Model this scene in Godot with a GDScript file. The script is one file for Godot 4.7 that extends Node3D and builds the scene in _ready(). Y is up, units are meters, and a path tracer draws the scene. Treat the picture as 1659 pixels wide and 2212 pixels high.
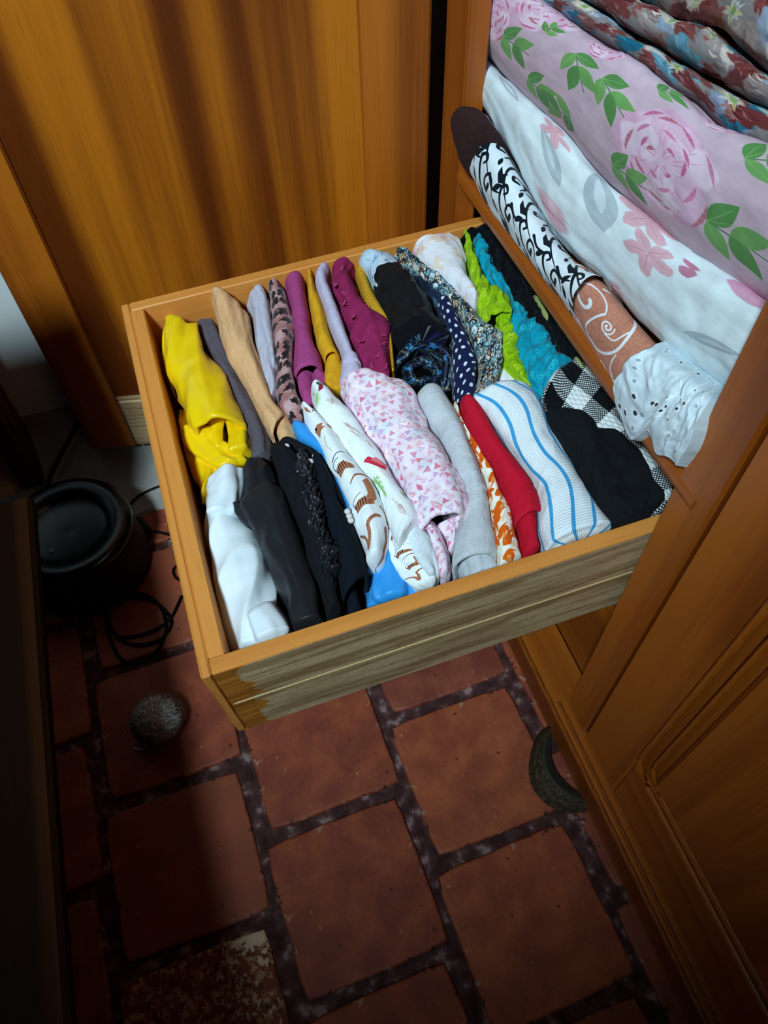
extends Node3D
# A wardrobe drawer pulled out over a terracotta floor, full of rolled clothes; folded linen on the shelf above it.

var used := {}
var M := {}
var DR := Transform3D()          # the drawer's frame: x along its sides, z across it, y up from its rim


# ---------- naming ----------
func thing(called: String, label: String, category: String, group := "") -> Node3D:
	var o := Node3D.new()
	o.name = numbered(called)
	add_child(o)
	tag(o, label, category, group)
	return o


func numbered(called: String) -> String:
	var n: int = used.get(called, 0)
	used[called] = n + 1
	return called if n == 0 else "%s_%03d" % [called, n]


func tag(o: Node3D, label: String, category: String, group := "") -> void:
	o.set_meta("label", label)
	o.set_meta("category", category)
	if group:
		o.set_meta("group", group)


func part(parent: Node3D, called: String, mesh: Mesh, mat: Material, label := "") -> MeshInstance3D:
	var o := MeshInstance3D.new()
	o.name = called
	o.mesh = mesh
	o.material_override = mat
	parent.add_child(o, true)
	if label:
		o.set_meta("label", label)
	return o


func struct(called: String, mesh: Mesh, mat: Material) -> MeshInstance3D:
	var o := part(self, called, mesh, mat)
	o.set_meta("kind", "structure")
	return o


# ---------- shapes ----------
func surf(v: PackedVector3Array, uv: PackedVector2Array, idx: PackedInt32Array, nr := PackedVector3Array()) -> ArrayMesh:
	var a := []
	a.resize(Mesh.ARRAY_MAX)
	a[Mesh.ARRAY_VERTEX] = v
	a[Mesh.ARRAY_TEX_UV] = uv
	a[Mesh.ARRAY_INDEX] = idx
	if nr.is_empty():
		nr.resize(v.size())
		for i in range(0, idx.size(), 3):
			var n := (v[idx[i + 2]] - v[idx[i]]).cross(v[idx[i + 1]] - v[idx[i]])
			nr[idx[i]] += n
			nr[idx[i + 1]] += n
			nr[idx[i + 2]] += n
		for i in nr.size():
			nr[i] = nr[i].normalized()
	a[Mesh.ARRAY_NORMAL] = nr
	var m := ArrayMesh.new()
	m.add_surface_from_arrays(Mesh.PRIMITIVE_TRIANGLES, a)
	return m


func grid(rows: Array, uvs: Array) -> ArrayMesh:      # rows of equal length, joined to one smooth sheet
	var v := PackedVector3Array()
	var uv := PackedVector2Array()
	var idx := PackedInt32Array()
	var n: int = rows[0].size()
	for j in rows.size():
		v.append_array(rows[j])
		uv.append_array(uvs[j])
	for j in rows.size() - 1:
		for i in n - 1:
			var k := j * n + i
			idx.append_array([k, k + 1, k + n, k + 1, k + n + 1, k + n])
	return surf(v, uv, idx)


# a box with chamfered edges; the grain (v of the texture) runs along axis g, texture in metres
func bx(a: Vector3, b: Vector3, g := 1, ch := 0.002, off := Vector2.ZERO) -> ArrayMesh:
	var lo := Vector3(minf(a.x, b.x), minf(a.y, b.y), minf(a.z, b.z))
	var hi := Vector3(maxf(a.x, b.x), maxf(a.y, b.y), maxf(a.z, b.z))
	ch = minf(ch, 0.45 * minf(hi.x - lo.x, minf(hi.y - lo.y, hi.z - lo.z)))
	var st := SurfaceTool.new()
	st.begin(Mesh.PRIMITIVE_TRIANGLES)
	st.set_smooth_group(-1)
	var c := (lo + hi) / 2
	var h := (hi - lo) / 2
	var quads := []
	for ax in 3:
		var p := (ax + 1) % 3
		var q := (ax + 2) % 3
		for s in [-1, 1]:
			var f := []
			for e in [[-1, -1], [1, -1], [1, 1], [-1, 1]]:
				var w := Vector3()
				w[ax] = s * h[ax]
				w[p] = e[0] * (h[p] - ch)
				w[q] = e[1] * (h[q] - ch)
				f.append(w)
			quads.append(f)
		for s in [-1, 1]:
			for r in [-1, 1]:
				var f := []
				for e in [[0, -1], [0, 1], [1, 1], [1, -1]]:
					var w := Vector3()
					w[ax] = e[1] * (h[ax] - ch)
					w[p] = s * (h[p] - (ch if e[0] else 0.0))
					w[q] = r * (h[q] - (0.0 if e[0] else ch))
					f.append(w)
				quads.append(f)
	for s in [-1, 1]:
		for r in [-1, 1]:
			for t in [-1, 1]:
				var e := Vector3(s, r, t)
				quads.append([e * Vector3(h.x, h.y - ch, h.z - ch), e * Vector3(h.x - ch, h.y, h.z - ch), e * Vector3(h.x - ch, h.y - ch, h.z)])
	for f: Array in quads:
		var n: Vector3 = (f[2] - f[0]).cross(f[1] - f[0])
		var mid := Vector3()
		for w: Vector3 in f:
			mid += w
		if n.dot(mid) < 0:
			f.reverse()
			n = -n
		n = n.normalized()
		for t in range(1, f.size() - 1):
			for w: Vector3 in [f[0], f[t], f[t + 1]]:
				st.set_normal(n)
				st.set_uv(flat_uv(w + c, n, g) + off)
				st.add_vertex(w + c)
	return st.commit()


func flat_uv(w: Vector3, n: Vector3, g: int) -> Vector2:
	var p := (g + 1) % 3
	var q := (g + 2) % 3
	if absf(n[g]) > 0.8:
		return Vector2(w[p] * 2.0, w[q] * 2.0)
	return Vector2((w[q] if absf(n[p]) > absf(n[q]) else w[p]) * 2.0 + 0.37 * (1.0 if absf(n[p]) > absf(n[q]) else 0.0), w[g] * 0.5)


func spline(A: Array, t: float) -> Vector3:           # t from 0 to 1 over a Catmull-Rom curve
	var n := A.size() - 1
	if n == 0:
		return A[0]
	var x := clampf(t, 0, 1) * n
	var i := mini(int(x), n - 1)
	var p0: Vector3 = A[maxi(i - 1, 0)]
	var p3: Vector3 = A[mini(i + 2, n)]
	return (A[i] as Vector3).cubic_interpolate(A[i + 1], p0, p3, x - i)


func tube(pts: Array, r: float, sides := 8, smooth := 6, r1 := -1.0) -> ArrayMesh:
	var rows := []
	var uvs := []
	var n := (pts.size() - 1) * smooth
	var side := Vector3.ZERO
	var along := 0.0
	var last: Vector3 = pts[0]
	for j in range(-1, n + 2):
		var t := clampf(j / float(n), 0, 1)
		var p := spline(pts, t)
		var d := (spline(pts, minf(t + 0.5 / n, 1)) - spline(pts, maxf(t - 0.5 / n, 0))).normalized()
		if side == Vector3.ZERO:
			side = d.cross(Vector3.UP if absf(d.y) < 0.9 else Vector3.RIGHT).normalized()
		side = (side - d * side.dot(d)).normalized()
		var up := side.cross(d)
		var rad := lerpf(r, r1 if r1 >= 0 else r, t) * (0.001 if j < 0 or j > n else 1.0)
		along += p.distance_to(last)
		last = p
		var row := PackedVector3Array()
		var uv := PackedVector2Array()
		for i in sides + 1:
			var a := TAU * i / sides
			row.append(p + (side * cos(a) + up * sin(a)) * rad)
			uv.append(Vector2(i / float(sides), along * 20))
		rows.append(row)
		uvs.append(uv)
	return grid(rows, uvs)


func lathe(prof: Array, sides := 48) -> ArrayMesh:    # profile of (radius, height)
	var rows := []
	var uvs := []
	for k in prof.size():
		var p: Vector2 = prof[k]
		var row := PackedVector3Array()
		var uv := PackedVector2Array()
		for i in sides + 1:
			var a := TAU * i / sides
			row.append(Vector3(cos(a) * p.x, p.y, sin(a) * p.x))
			uv.append(Vector2(i * 4.0 / sides, k / 8.0))
		rows.append(row)
		uvs.append(uv)
	return grid(rows, uvs)


func fast(seed_: int, freq: float, oct := 3, kind := FastNoiseLite.TYPE_SIMPLEX_SMOOTH) -> FastNoiseLite:
	var n := FastNoiseLite.new()
	n.seed = seed_
	n.frequency = freq
	n.noise_type = kind
	n.fractal_octaves = oct
	return n


# A rolled or folded cloth: between its two long edges L and R the cloth domes up by o.b; behind the edges it turns down by o.dep.
# o.c0, o.c1 round its ends; o.hollow hollows the near end like an open roll; o.wl, o.wc, o.cr are folds along, across and crumples.
func cloth(L: Array, R: Array, o: Dictionary) -> ArrayMesh:
	var nv: int = o.get("nv", 72)
	var nu: int = o.get("nu", 40)
	var up: Vector3 = o.get("up", Vector3.UP)
	var dep: float = o.get("dep", 0.05)
	var back: Vector3 = o.get("back", -up)
	var pw: float = o.get("pw", 0.8)
	var c0: float = o.get("c0", 0.012)
	var c1: float = o.get("c1", 0.006)
	var unit: bool = o.get("unit", false)
	var us: float = o.get("us", 0.1)
	var sd: int = o.get("seed", 1)
	var wl: float = o.get("wl", 0.002)
	var wc: float = o.get("wc", 0.001)
	var cr: float = o.get("cr", 0.001)
	var bp: Array = o.get("bp", [1.0, 1.0])
	var cf: float = o.get("cf", 1.0)
	var fold: float = o.get("fold", 0.0)
	var noise := fast(sd, 1.0, 2)
	var plan := []                                     # [t, scale, along offset]
	var caps := 7
	if c0 > 0:
		for k in caps:
			var a := PI / 2 * (1.0 - k / float(caps))
			plan.append([0.0, maxf(cos(a), 0.03), -sin(a) * c0])
	for j in nv + 1:
		plan.append([j / float(nv), 1.0, 0.0])
	if o.get("hollow", false):
		for q in [[0.97, 0.003], [0.9, 0.005], [0.8, 0.004], [0.72, -0.002], [0.66, -0.012], [0.6, -0.026], [0.5, -0.04], [0.25, -0.046], [0.03, -0.047]]:
			plan.append([1.0, q[0], q[1]])
	elif c1 > 0:
		for k in range(1, caps + 1):
			var a := PI / 2 * k / float(caps)
			plan.append([1.0, maxf(cos(a), 0.03), sin(a) * c1])
	var rows := []
	var uvs := []
	var along := 0.0
	var last := (spline(L, 0) + spline(R, 0)) / 2
	var total := 0.0
	for j in 20:
		total += ((spline(L, j / 20.0) + spline(R, j / 20.0)) / 2).distance_to((spline(L, (j + 1) / 20.0) + spline(R, (j + 1) / 20.0)) / 2)
	for q: Array in plan:
		var t: float = q[0]
		var l := spline(L, t)
		var r := spline(R, t)
		var m := (l + r) / 2
		var h := (r - l) / 2
		var e := 0.02
		var dir := (spline(L, minf(t + e, 1)) + spline(R, minf(t + e, 1)) - spline(L, maxf(t - e, 0)) - spline(R, maxf(t - e, 0))).normalized()
		along += m.distance_to(last)
		last = m
		var s: float = q[1]
		var half := h.length()
		var hh := h / maxf(half, 1e-5)
		var x := t * (bp.size() - 1)
		var i0 := mini(int(x), bp.size() - 2)
		var b: float = o.get("b", clampf(half * 0.9, 0.008, 0.03)) * lerpf(bp[i0], bp[i0 + 1], x - i0)
		var row := PackedVector3Array()
		var uv := PackedVector2Array()
		var ac := 0.0
		var before := Vector3.ZERO
		for i in nu + 1:
			var a := (i / float(nu)) * 1.4 - 0.2
			var p: Vector3
			var nrm: Vector3
			if a < 0 or a > 1:
				var k := (-a if a < 0 else a - 1.0) / 0.2
				var side := -1.0 if a < 0 else 1.0
				p = hh * side * half * (1.0 - 0.25 * k * k) + back * dep * k
				nrm = hh * side * (1.0 - k)
			else:
				var th := PI * a
				p = -hh * cos(th) * half + up * b * pow(sin(th), pw)
				nrm = (-hh * cos(th) + up * sin(th)).normalized()
			if i > 0:
				ac += p.distance_to(before)
			before = p
			var across := ac
			var dis := wl * 0.7 * noise.get_noise_2d(across * 30.0, along * 5.0 + 31.0)
			dis += 0.6 * wc * noise.get_noise_2d(across * 9.0 + 57.0, along * 24.0)
			dis += 0.55 * cr * (0.4 - 1.8 * absf(noise.get_noise_2d((across * 16.0 + along * 9.0) * cf + 90.0, along * 13.0 * cf)))
			if fold > 0:
				dis += fold * (0.5 - 2.0 * absf(noise.get_noise_2d(across * 13.0 + along * 5.0 + 12.0, along * 3.5)))
			row.append(m + p * s + dir * (q[2] + (1.0 - s) * 0.0) + nrm * dis * minf(s * 1.5, 1.0) * 2.0)
			uv.append(Vector2(clampf(a, 0.004, 0.996), clampf((along + q[2]) / total, 0.004, 0.996)) if unit else Vector2(ac / us, (along + q[2]) / us))
		rows.append(row)
		uvs.append(uv)
	return grid(rows, uvs)


# A cloth laid over control rows (each a list of points), with edges turned under by the vector o.skirt.
func sheet(ctrl: Array, o: Dictionary) -> ArrayMesh:
	var nv: int = o.get("nv", 60)
	var nu: int = o.get("nu", 60)
	var sk: Vector3 = o.get("skirt", Vector3(0, -0.03, 0))
	var us: float = o.get("us", 0.1)
	var cr: float = o.get("cr", 0.0015)
	var wc: float = o.get("wc", 0.001)
	var unit: bool = o.get("unit", false)
	var noise := fast(o.get("seed", 5), 1.0, 3)
	var rows := []
	var uvs := []
	for j in range(-2, nv + 3):
		var t := clampf(j / float(nv), 0, 1)
		var pts := []
		for c: Array in ctrl:
			pts.append(spline(c, t))
		var row := PackedVector3Array()
		var uv := PackedVector2Array()
		for i in range(-2, nu + 3):
			var s := clampf(i / float(nu), 0, 1)
			var p := spline(pts, s)
			var k := maxf(maxf(-i, i - nu), maxf(-j, j - nv)) / 2.0
			k = maxf(k, 0)
			var len_a: float = (pts[0] as Vector3).distance_to(pts[-1])
			var len_b: float = (ctrl[0][0] as Vector3).distance_to(ctrl[0][-1])
			var x := s * len_a
			var y := t * len_b
			var dis := wc * noise.get_noise_2d(x * 40.0, y * 8.0) + cr * (0.5 - 2.2 * absf(noise.get_noise_2d(x * 24.0 + 70.0, y * 24.0)))
			row.append(p + sk * k - sk.normalized() * dis * 2.0)
			uv.append(Vector2(s, t) if unit else Vector2(x / us, y / us))
		rows.append(row)
		uvs.append(uv)
	return grid(rows, uvs)


# edges of a garment in the drawer: rows [xL, zL, xR, zR] in mm in the drawer's frame at height h mm below or above the rim
func roll(st: Array, h: float, o: Dictionary) -> ArrayMesh:
	var L := []
	var R := []
	var hs: Array = o.get("hs", [0.0, 0.0])
	for k in st.size():
		var s: Array = st[k]
		var x := k * (hs.size() - 1.0) / maxf(st.size() - 1, 1)
		var i0 := mini(int(x), hs.size() - 2)
		var y: float = h + lerpf(hs[i0], hs[i0 + 1], x - i0)
		L.append(DR * (Vector3(s[0], y, s[1]) / 1000.0))
		R.append(DR * (Vector3(s[2], y, s[3]) / 1000.0))
	if not o.has("up"):
		o.up = DR.basis.y
	return cloth(L, R, o)


func on_x(x: float, a: Array) -> Array:               # [y, z] mm on the upright plane x (mm)
	var r := []
	for p: Array in a:
		r.append(Vector3(x, p[0], p[1]) / 1000.0)
	return r


func on_floor(y: float, a: Array) -> Array:           # [x, z] mm at height y (mm)
	var r := []
	for p: Array in a:
		r.append(Vector3(p[0], y, p[1]) / 1000.0)
	return r


# ---------- painted textures ----------
class Cv:                                             # a small painter of cloth prints (sRGB bytes)
	var w: int
	var h: int
	var d := PackedByteArray()
	var wrap := true

	func _init(w_: int, h_: int, c: Color, wrap_ := true) -> void:
		w = w_
		h = h_
		wrap = wrap_
		d.resize(w * h * 3)
		for i in w * h:
			d[i * 3] = c.r8
			d[i * 3 + 1] = c.g8
			d[i * 3 + 2] = c.b8

	func dot(x: int, y: int, c: Color, a: float) -> void:
		if a <= 0:
			return
		if wrap:
			x = posmod(x, w)
			y = posmod(y, h)
		elif x < 0 or y < 0 or x >= w or y >= h:
			return
		var i := (y * w + x) * 3
		a = minf(a, 1)
		d[i] = int(lerpf(d[i], c.r8, a))
		d[i + 1] = int(lerpf(d[i + 1], c.g8, a))
		d[i + 2] = int(lerpf(d[i + 2], c.b8, a))

	func blob(x: float, y: float, rx: float, ry: float, rot: float, c: Color, a := 1.0, soft := 1.0, rag := 0.0) -> void:
		var r := maxf(rx, ry) * (1 + rag) + 2
		var cs := cos(rot)
		var sn := sin(rot)
		var ph := x * 0.7 + y * 1.3
		for py in range(int(y - r), int(y + r) + 2):
			for px in range(int(x - r), int(x + r) + 2):
				var u := ((px - x) * cs + (py - y) * sn) / rx
				var v := (-(px - x) * sn + (py - y) * cs) / ry
				var q := sqrt(u * u + v * v)
				if rag > 0 and q < 1.6:
					var an := atan2(v, u)
					q /= 1.0 + rag * (sin(an * 3 + ph) * 0.5 + sin(an * 5 + ph * 2.1) * 0.35 + sin(an * 9 + ph * 0.6) * 0.2)
				dot(px, py, c, a * clampf((1.0 - q) * minf(rx, ry) / soft + 0.5, 0, 1))

	func stroke(p: Array, w0: float, w1: float, c: Color, a := 1.0, belly := false) -> void:   # Vector2 points, tapering
		for k in p.size() - 1:
			var s: Vector2 = p[k]
			var e: Vector2 = p[k + 1]
			var t0 := k / float(p.size() - 1)
			var t1 := (k + 1) / float(p.size() - 1)
			var ra := lerpf(w0, w1, t0)
			var rb := lerpf(w0, w1, t1)
			if belly:
				ra = w1 + (w0 - w1) * sin(PI * t0)
				rb = w1 + (w0 - w1) * sin(PI * t1)
			var m := maxf(ra, rb) + 2
			var l2 := maxf(s.distance_squared_to(e), 0.0001)
			for py in range(int(minf(s.y, e.y) - m), int(maxf(s.y, e.y) + m) + 1):
				for px in range(int(minf(s.x, e.x) - m), int(maxf(s.x, e.x) + m) + 1):
					var q := Vector2(px, py)
					var t := clampf((q - s).dot(e - s) / l2, 0, 1)
					if (t <= 0 and k > 0) :
						t = 0
					dot(px, py, c, a * clampf(lerpf(ra, rb, t) - q.distance_to(s + (e - s) * t) + 0.5, 0, 1))

	func curve(p: Array, n := 6) -> Array:
		var r := []
		for k in p.size() - 1:
			for j in n:
				r.append((p[k] as Vector2).cubic_interpolate(p[k + 1], p[maxi(k - 1, 0)], p[mini(k + 2, p.size() - 1)], j / float(n)))
		r.append(p[-1])
		return r

	func poly(p: Array, c: Color, a := 1.0) -> void:
		var q := PackedVector2Array(p)
		var lo := q[0]
		var hi := q[0]
		for v in q:
			lo = lo.min(v)
			hi = hi.max(v)
		for py in range(int(lo.y), int(hi.y) + 2):
			for px in range(int(lo.x), int(hi.x) + 2):
				var n := 0
				for o in [Vector2(0.25, 0.25), Vector2(-0.25, 0.25), Vector2(0.25, -0.25), Vector2(-0.25, -0.25)]:
					if Geometry2D.is_point_in_polygon(Vector2(px, py) + o, q):
						n += 1
				dot(px, py, c, a * n / 4.0)

	func leaf(x: float, y: float, ang: float, len_: float, wid: float, c: Color, a := 1.0) -> void:
		var p := []
		var q := []
		var u := Vector2(cos(ang), sin(ang))
		var v := Vector2(-u.y, u.x)
		for k in 9:
			var t := k / 8.0
			var b := sin(PI * pow(t, 0.8)) * wid / 2
			p.append(Vector2(x, y) + u * len_ * t + v * b)
			q.push_front(Vector2(x, y) + u * len_ * t - v * b)
		poly(p + q.slice(1, 8), c, a)

	func mottle(seed_: int, f: float, amt: float) -> void:   # light and dark cloudiness of the dye itself
		var n := FastNoiseLite.new()
		n.seed = seed_
		n.frequency = f
		n.fractal_octaves = 3
		for y in h:
			for x in w:
				var k := 1.0 + amt * n.get_noise_2d(x, y)
				var i := (y * w + x) * 3
				d[i] = clampi(int(d[i] * k), 0, 255)
				d[i + 1] = clampi(int(d[i + 1] * k), 0, 255)
				d[i + 2] = clampi(int(d[i + 2] * k), 0, 255)

	func tex() -> ImageTexture:
		var im := Image.create_from_data(w, h, false, Image.FORMAT_RGB8, d)
		return ImageTexture.create_from_image(im)


func ramp_tex(w: int, h: int, f: float, seed_: int, stops: Array, oct := 4, sx := 1, sy := 1, kind := FastNoiseLite.TYPE_SIMPLEX_SMOOTH) -> ImageTexture:
	var n := fast(seed_, f, oct, kind)
	var im: Image = n.get_seamless_image(w / sx, h / sy)
	im.convert(Image.FORMAT_L8)
	if sx > 1 or sy > 1:
		im.resize(w, h, Image.INTERPOLATE_CUBIC)
	var src := im.get_data()
	var lut := []
	for i in 256:
		var t := i / 255.0
		var c: Color = stops[-1][1]
		for k in stops.size() - 1:
			if t <= stops[k + 1][0]:
				c = (stops[k][1] as Color).lerp(stops[k + 1][1], clampf((t - stops[k][0]) / (stops[k + 1][0] - stops[k][0]), 0, 1))
				break
		lut.append([c.r8, c.g8, c.b8])
	var d := PackedByteArray()
	d.resize(w * h * 3)
	for i in w * h:
		var l: Array = lut[src[i]]
		d[i * 3] = l[0]
		d[i * 3 + 1] = l[1]
		d[i * 3 + 2] = l[2]
	return ImageTexture.create_from_image(Image.create_from_data(w, h, false, Image.FORMAT_RGB8, d))


# wood: broad bands of colour and fine pores, both drawn out along v
func wood_tex(seed_: int, dark: Color, light: Color, fine := 0.35, bands := 0.02, pores := 0.4) -> ImageTexture:
	var w := 512
	var h := 512
	var a: Image = fast(seed_, bands, 3).get_seamless_image(w, 64)
	var b: Image = fast(seed_ + 7, 0.16, 3).get_seamless_image(w, 32)
	var c: Image = fast(seed_ + 13, 0.45, 2).get_seamless_image(w, 64)
	var da: PackedByteArray
	var got := []
	var e: Image = fast(seed_ + 23, bands * 0.4, 2).get_seamless_image(w, 32)
	for im: Image in [a, b, c, e]:
		im.convert(Image.FORMAT_L8)
		im.resize(w, h, Image.INTERPOLATE_CUBIC)
		got.append(im.get_data())
	da = got[0]
	var db: PackedByteArray = got[1]
	var dc: PackedByteArray = got[2]
	var de: PackedByteArray = got[3]
	var d := PackedByteArray()
	d.resize(w * h * 3)
	for i in w * h:
		var t := clampf((da[i] / 255.0 - 0.5) * 0.9 + (de[i] / 255.0 - 0.5) * 0.9 + 0.5 + (db[i] / 255.0 - 0.5) * fine, 0, 1)
		t = t * t * (3 - 2 * t)
		var p := 1.0 - pores * maxf(0.0, dc[i] / 255.0 - 0.62)
		d[i * 3] = int(lerpf(dark.r8, light.r8, t) * p)
		d[i * 3 + 1] = int(lerpf(dark.g8, light.g8, t) * p)
		d[i * 3 + 2] = int(lerpf(dark.b8, light.b8, t) * p)
	return ImageTexture.create_from_image(Image.create_from_data(w, h, false, Image.FORMAT_RGB8, d))


func bumps(w: int, h: int, f: Callable, strength := 3.0) -> ImageTexture:    # a normal map from a height function
	var im := Image.create(w, h, false, Image.FORMAT_L8)
	for y in h:
		for x in w:
			var v := clampf((f as Callable).call(x, y), 0, 1)
			im.set_pixel(x, y, Color(v, v, v))
	im.bump_map_to_normal_map(strength)
	return ImageTexture.create_from_image(im)


func crinkle_map(seed_: int, f: float, strength: float) -> ImageTexture:    # the soft creases of worn cloth
	var im: Image = fast(seed_, f, 4).get_seamless_image(256, 256)
	im.convert(Image.FORMAT_L8)
	im.bump_map_to_normal_map(strength)
	return ImageTexture.create_from_image(im)


func mat(c: Color, tex: Texture2D = null, rough := 0.85, o := {}) -> StandardMaterial3D:
	var m := StandardMaterial3D.new()
	m.albedo_color = c
	if tex:
		m.albedo_texture = tex
	m.roughness = rough
	m.metallic_specular = o.get("spec", 0.3)
	if o.has("rim"):
		m.rim_enabled = true
		m.rim = o.rim
		m.rim_tint = 0.6
	if o.has("coat"):
		m.clearcoat_enabled = true
		m.clearcoat = o.coat
		m.clearcoat_roughness = o.get("coat_rough", 0.2)
	if o.has("nm"):
		m.normal_enabled = true
		m.normal_texture = o.nm
		m.normal_scale = o.get("ns", 1.0)
	if o.has("aniso"):
		m.anisotropy_enabled = true
		m.anisotropy = o.aniso
	m.uv1_scale = o.get("uv", Vector3.ONE)
	return m


func fab(c: Color, rough := 0.9) -> StandardMaterial3D:
	return mat(c, M.speck, rough, {"rim": 0.12, "spec": 0.2, "nm": M.crinkle, "ns": 0.55, "uv": Vector3(1.3, 1, 1)})


func printed(tex: Texture2D, o := {}) -> StandardMaterial3D:
	var q := {"rim": 0.1, "spec": 0.2, "nm": M.crinkle, "ns": 0.5}
	q.merge(o, true)
	return mat(Color.WHITE, tex, o.get("rough", 0.85), q)


func rgb(r: int, g: int, b: int) -> Color:
	return Color8(r, g, b)


func V(x: float, y: float) -> Vector2:
	return Vector2(x, y)


# --- prints ---
func leopard() -> ImageTexture:
	var c := Cv.new(256, 256, rgb(166, 112, 108))
	var r := RandomNumberGenerator.new()
	r.seed = 11
	for i in 60:
		c.blob(r.randf() * 256, r.randf() * 256, 10 + r.randf() * 18, 8 + r.randf() * 8, r.randf() * 3, rgb(212, 176, 176), 0.55, 6.0, 0.3)
	for i in 34:
		var x := (i % 6) * 43 + r.randf() * 22
		var y := int(i / 6) * 43 + r.randf() * 20
		c.blob(x, y, 9 + r.randf() * 9, 7 + r.randf() * 5, r.randf() * 3, rgb(120, 72, 76), 0.6, 3.0, 0.4)
		for k in 3:
			c.blob(x + r.randf_range(-11, 11), y + r.randf_range(-10, 10), 8 + r.randf() * 6, 6 + r.randf() * 4, r.randf() * 3, rgb(26, 20, 24), 0.95, 2.0, 0.5)
	return c.tex()


func polka() -> ImageTexture:
	var c := Cv.new(192, 192, rgb(22, 32, 72))
	var r := RandomNumberGenerator.new()
	r.seed = 3
	for i in 6:
		for j in 6:
			c.blob(i * 32 + 16 * (j % 2) + r.randf_range(-3, 3), j * 32 + r.randf_range(-3, 3), 7.6, 6.6, r.randf() * 3, rgb(238, 240, 245), 1.0, 1.2)
	return c.tex()


func paisley() -> ImageTexture:
	var c := Cv.new(384, 384, rgb(58, 64, 70))
	var r := RandomNumberGenerator.new()
	r.seed = 21
	var pal := [rgb(30, 38, 48), rgb(232, 236, 236), rgb(70, 120, 140), rgb(150, 78, 40), rgb(190, 186, 150), rgb(24, 28, 34), rgb(96, 160, 176)]
	for i in 324:
		var x := (i * 7 % 18) * 21.33 + r.randf_range(-9, 9)
		var y := int(i / 18) * 21.33 + r.randf_range(-9, 9)
		var a := r.randf() * TAU
		var s := 9.0 + r.randf() * 13
		var k: Color = pal[r.randi() % pal.size()]
		var k2: Color = pal[r.randi() % pal.size()]
		c.blob(x, y, s, s * 0.7, a, pal[r.randi() % pal.size()], 0.9, 1.5, 0.2)
		for q in 3:
			var p := []
			for t in 14:
				var an := a + t * 0.36
				var rad := s * (1.0 - q * 0.28) * (1.0 - t * 0.045)
				p.append(V(x + cos(an) * rad, y + sin(an) * rad))
			c.stroke(p, 3.2 - q * 0.6, 1.0, [k, k2, pal[1]][q])
		c.blob(x, y, 3, 3, 0, k2)
	return c.tex()


func watercolor(base: Color, cols: Array, seed_: int, n := 60, a := 0.35) -> ImageTexture:
	var c := Cv.new(256, 256, base)
	var r := RandomNumberGenerator.new()
	r.seed = seed_
	for i in n:
		var k: Color = cols[r.randi() % cols.size()]
		var x := r.randf() * 256
		var y := r.randf() * 256
		var b := r.randf() * TAU
		for q in 5:
			c.leaf(x, y, b + q * TAU / 5 + r.randf() * 0.4, 12 + r.randf() * 22, 7 + r.randf() * 8, k, a * (0.4 + r.randf() * 0.6))
	return c.tex()


func galaxy() -> ImageTexture:
	var c := Cv.new(256, 256, rgb(8, 12, 26))
	var r := RandomNumberGenerator.new()
	r.seed = 5
	var cols := [rgb(26, 96, 170), rgb(40, 150, 214), rgb(86, 60, 130), rgb(206, 196, 140), rgb(14, 36, 80), rgb(150, 214, 236)]
	for i in 130:
		c.blob(r.randf() * 256, r.randf() * 256, 4 + r.randf() * 20, 3 + r.randf() * 8, r.randf() * 3, cols[r.randi() % 6], 0.4 + r.randf() * 0.4, 6.0, 0.5)
	for i in 60:
		c.blob(r.randf() * 256, r.randf() * 256, 2 + r.randf() * 4, 1.5 + r.randf() * 2, r.randf() * 3, cols[[1, 3, 5][r.randi() % 3]], 0.95, 1.5, 0.5)
	for i in 40:
		c.blob(r.randf() * 256, r.randf() * 256, 6 + r.randf() * 16, 4 + r.randf() * 8, r.randf() * 3, rgb(4, 6, 14), 0.45, 5.0, 0.5)
	return c.tex()


func triangles() -> ImageTexture:
	var c := Cv.new(384, 384, rgb(246, 226, 238))
	var r := RandomNumberGenerator.new()
	r.seed = 8
	var cols := [rgb(218, 60, 96), rgb(226, 120, 160), rgb(206, 140, 190), rgb(236, 150, 160), rgb(170, 140, 190), rgb(230, 96, 110)]
	for i in 70:
		c.blob(r.randf() * 384, r.randf() * 384, 8 + r.randf() * 14, 5 + r.randf() * 8, r.randf() * 3, [rgb(190, 226, 236), rgb(248, 210, 200), rgb(236, 200, 226), rgb(252, 248, 252)][r.randi() % 4], 0.5, 5.0, 0.3)
	for j in 15:
		for i in 12:
			var x := i * 32 + (j % 2) * 16 + r.randf_range(-7, 7)
			var y := j * 25.6 + r.randf_range(-5, 5)
			var s := 9.0 + r.randf() * 5
			var a := r.randf_range(-0.5, 0.5) + (PI if r.randf() < 0.3 else 0.0)
			var k: Color = cols[r.randi() % 6]
			var t := [V(x + cos(a) * s, y + sin(a) * s), V(x + cos(a + 2.2) * s, y + sin(a + 2.2) * s), V(x + cos(a + 4.1) * s, y + sin(a + 4.1) * s)]
			c.poly(t, k, 0.2 + r.randf() * 0.5)
			c.stroke([t[0], t[1], t[2], t[0]], 1.0, 1.0, cols[r.randi() % 5], 0.4)
			if r.randf() < 0.25:
				c.blob(x + 12, y + 6, 4, 2, a, [rgb(80, 130, 150), rgb(90, 170, 180), rgb(230, 120, 70)][r.randi() % 3], 0.7, 1.5)
	return c.tex()


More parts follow.
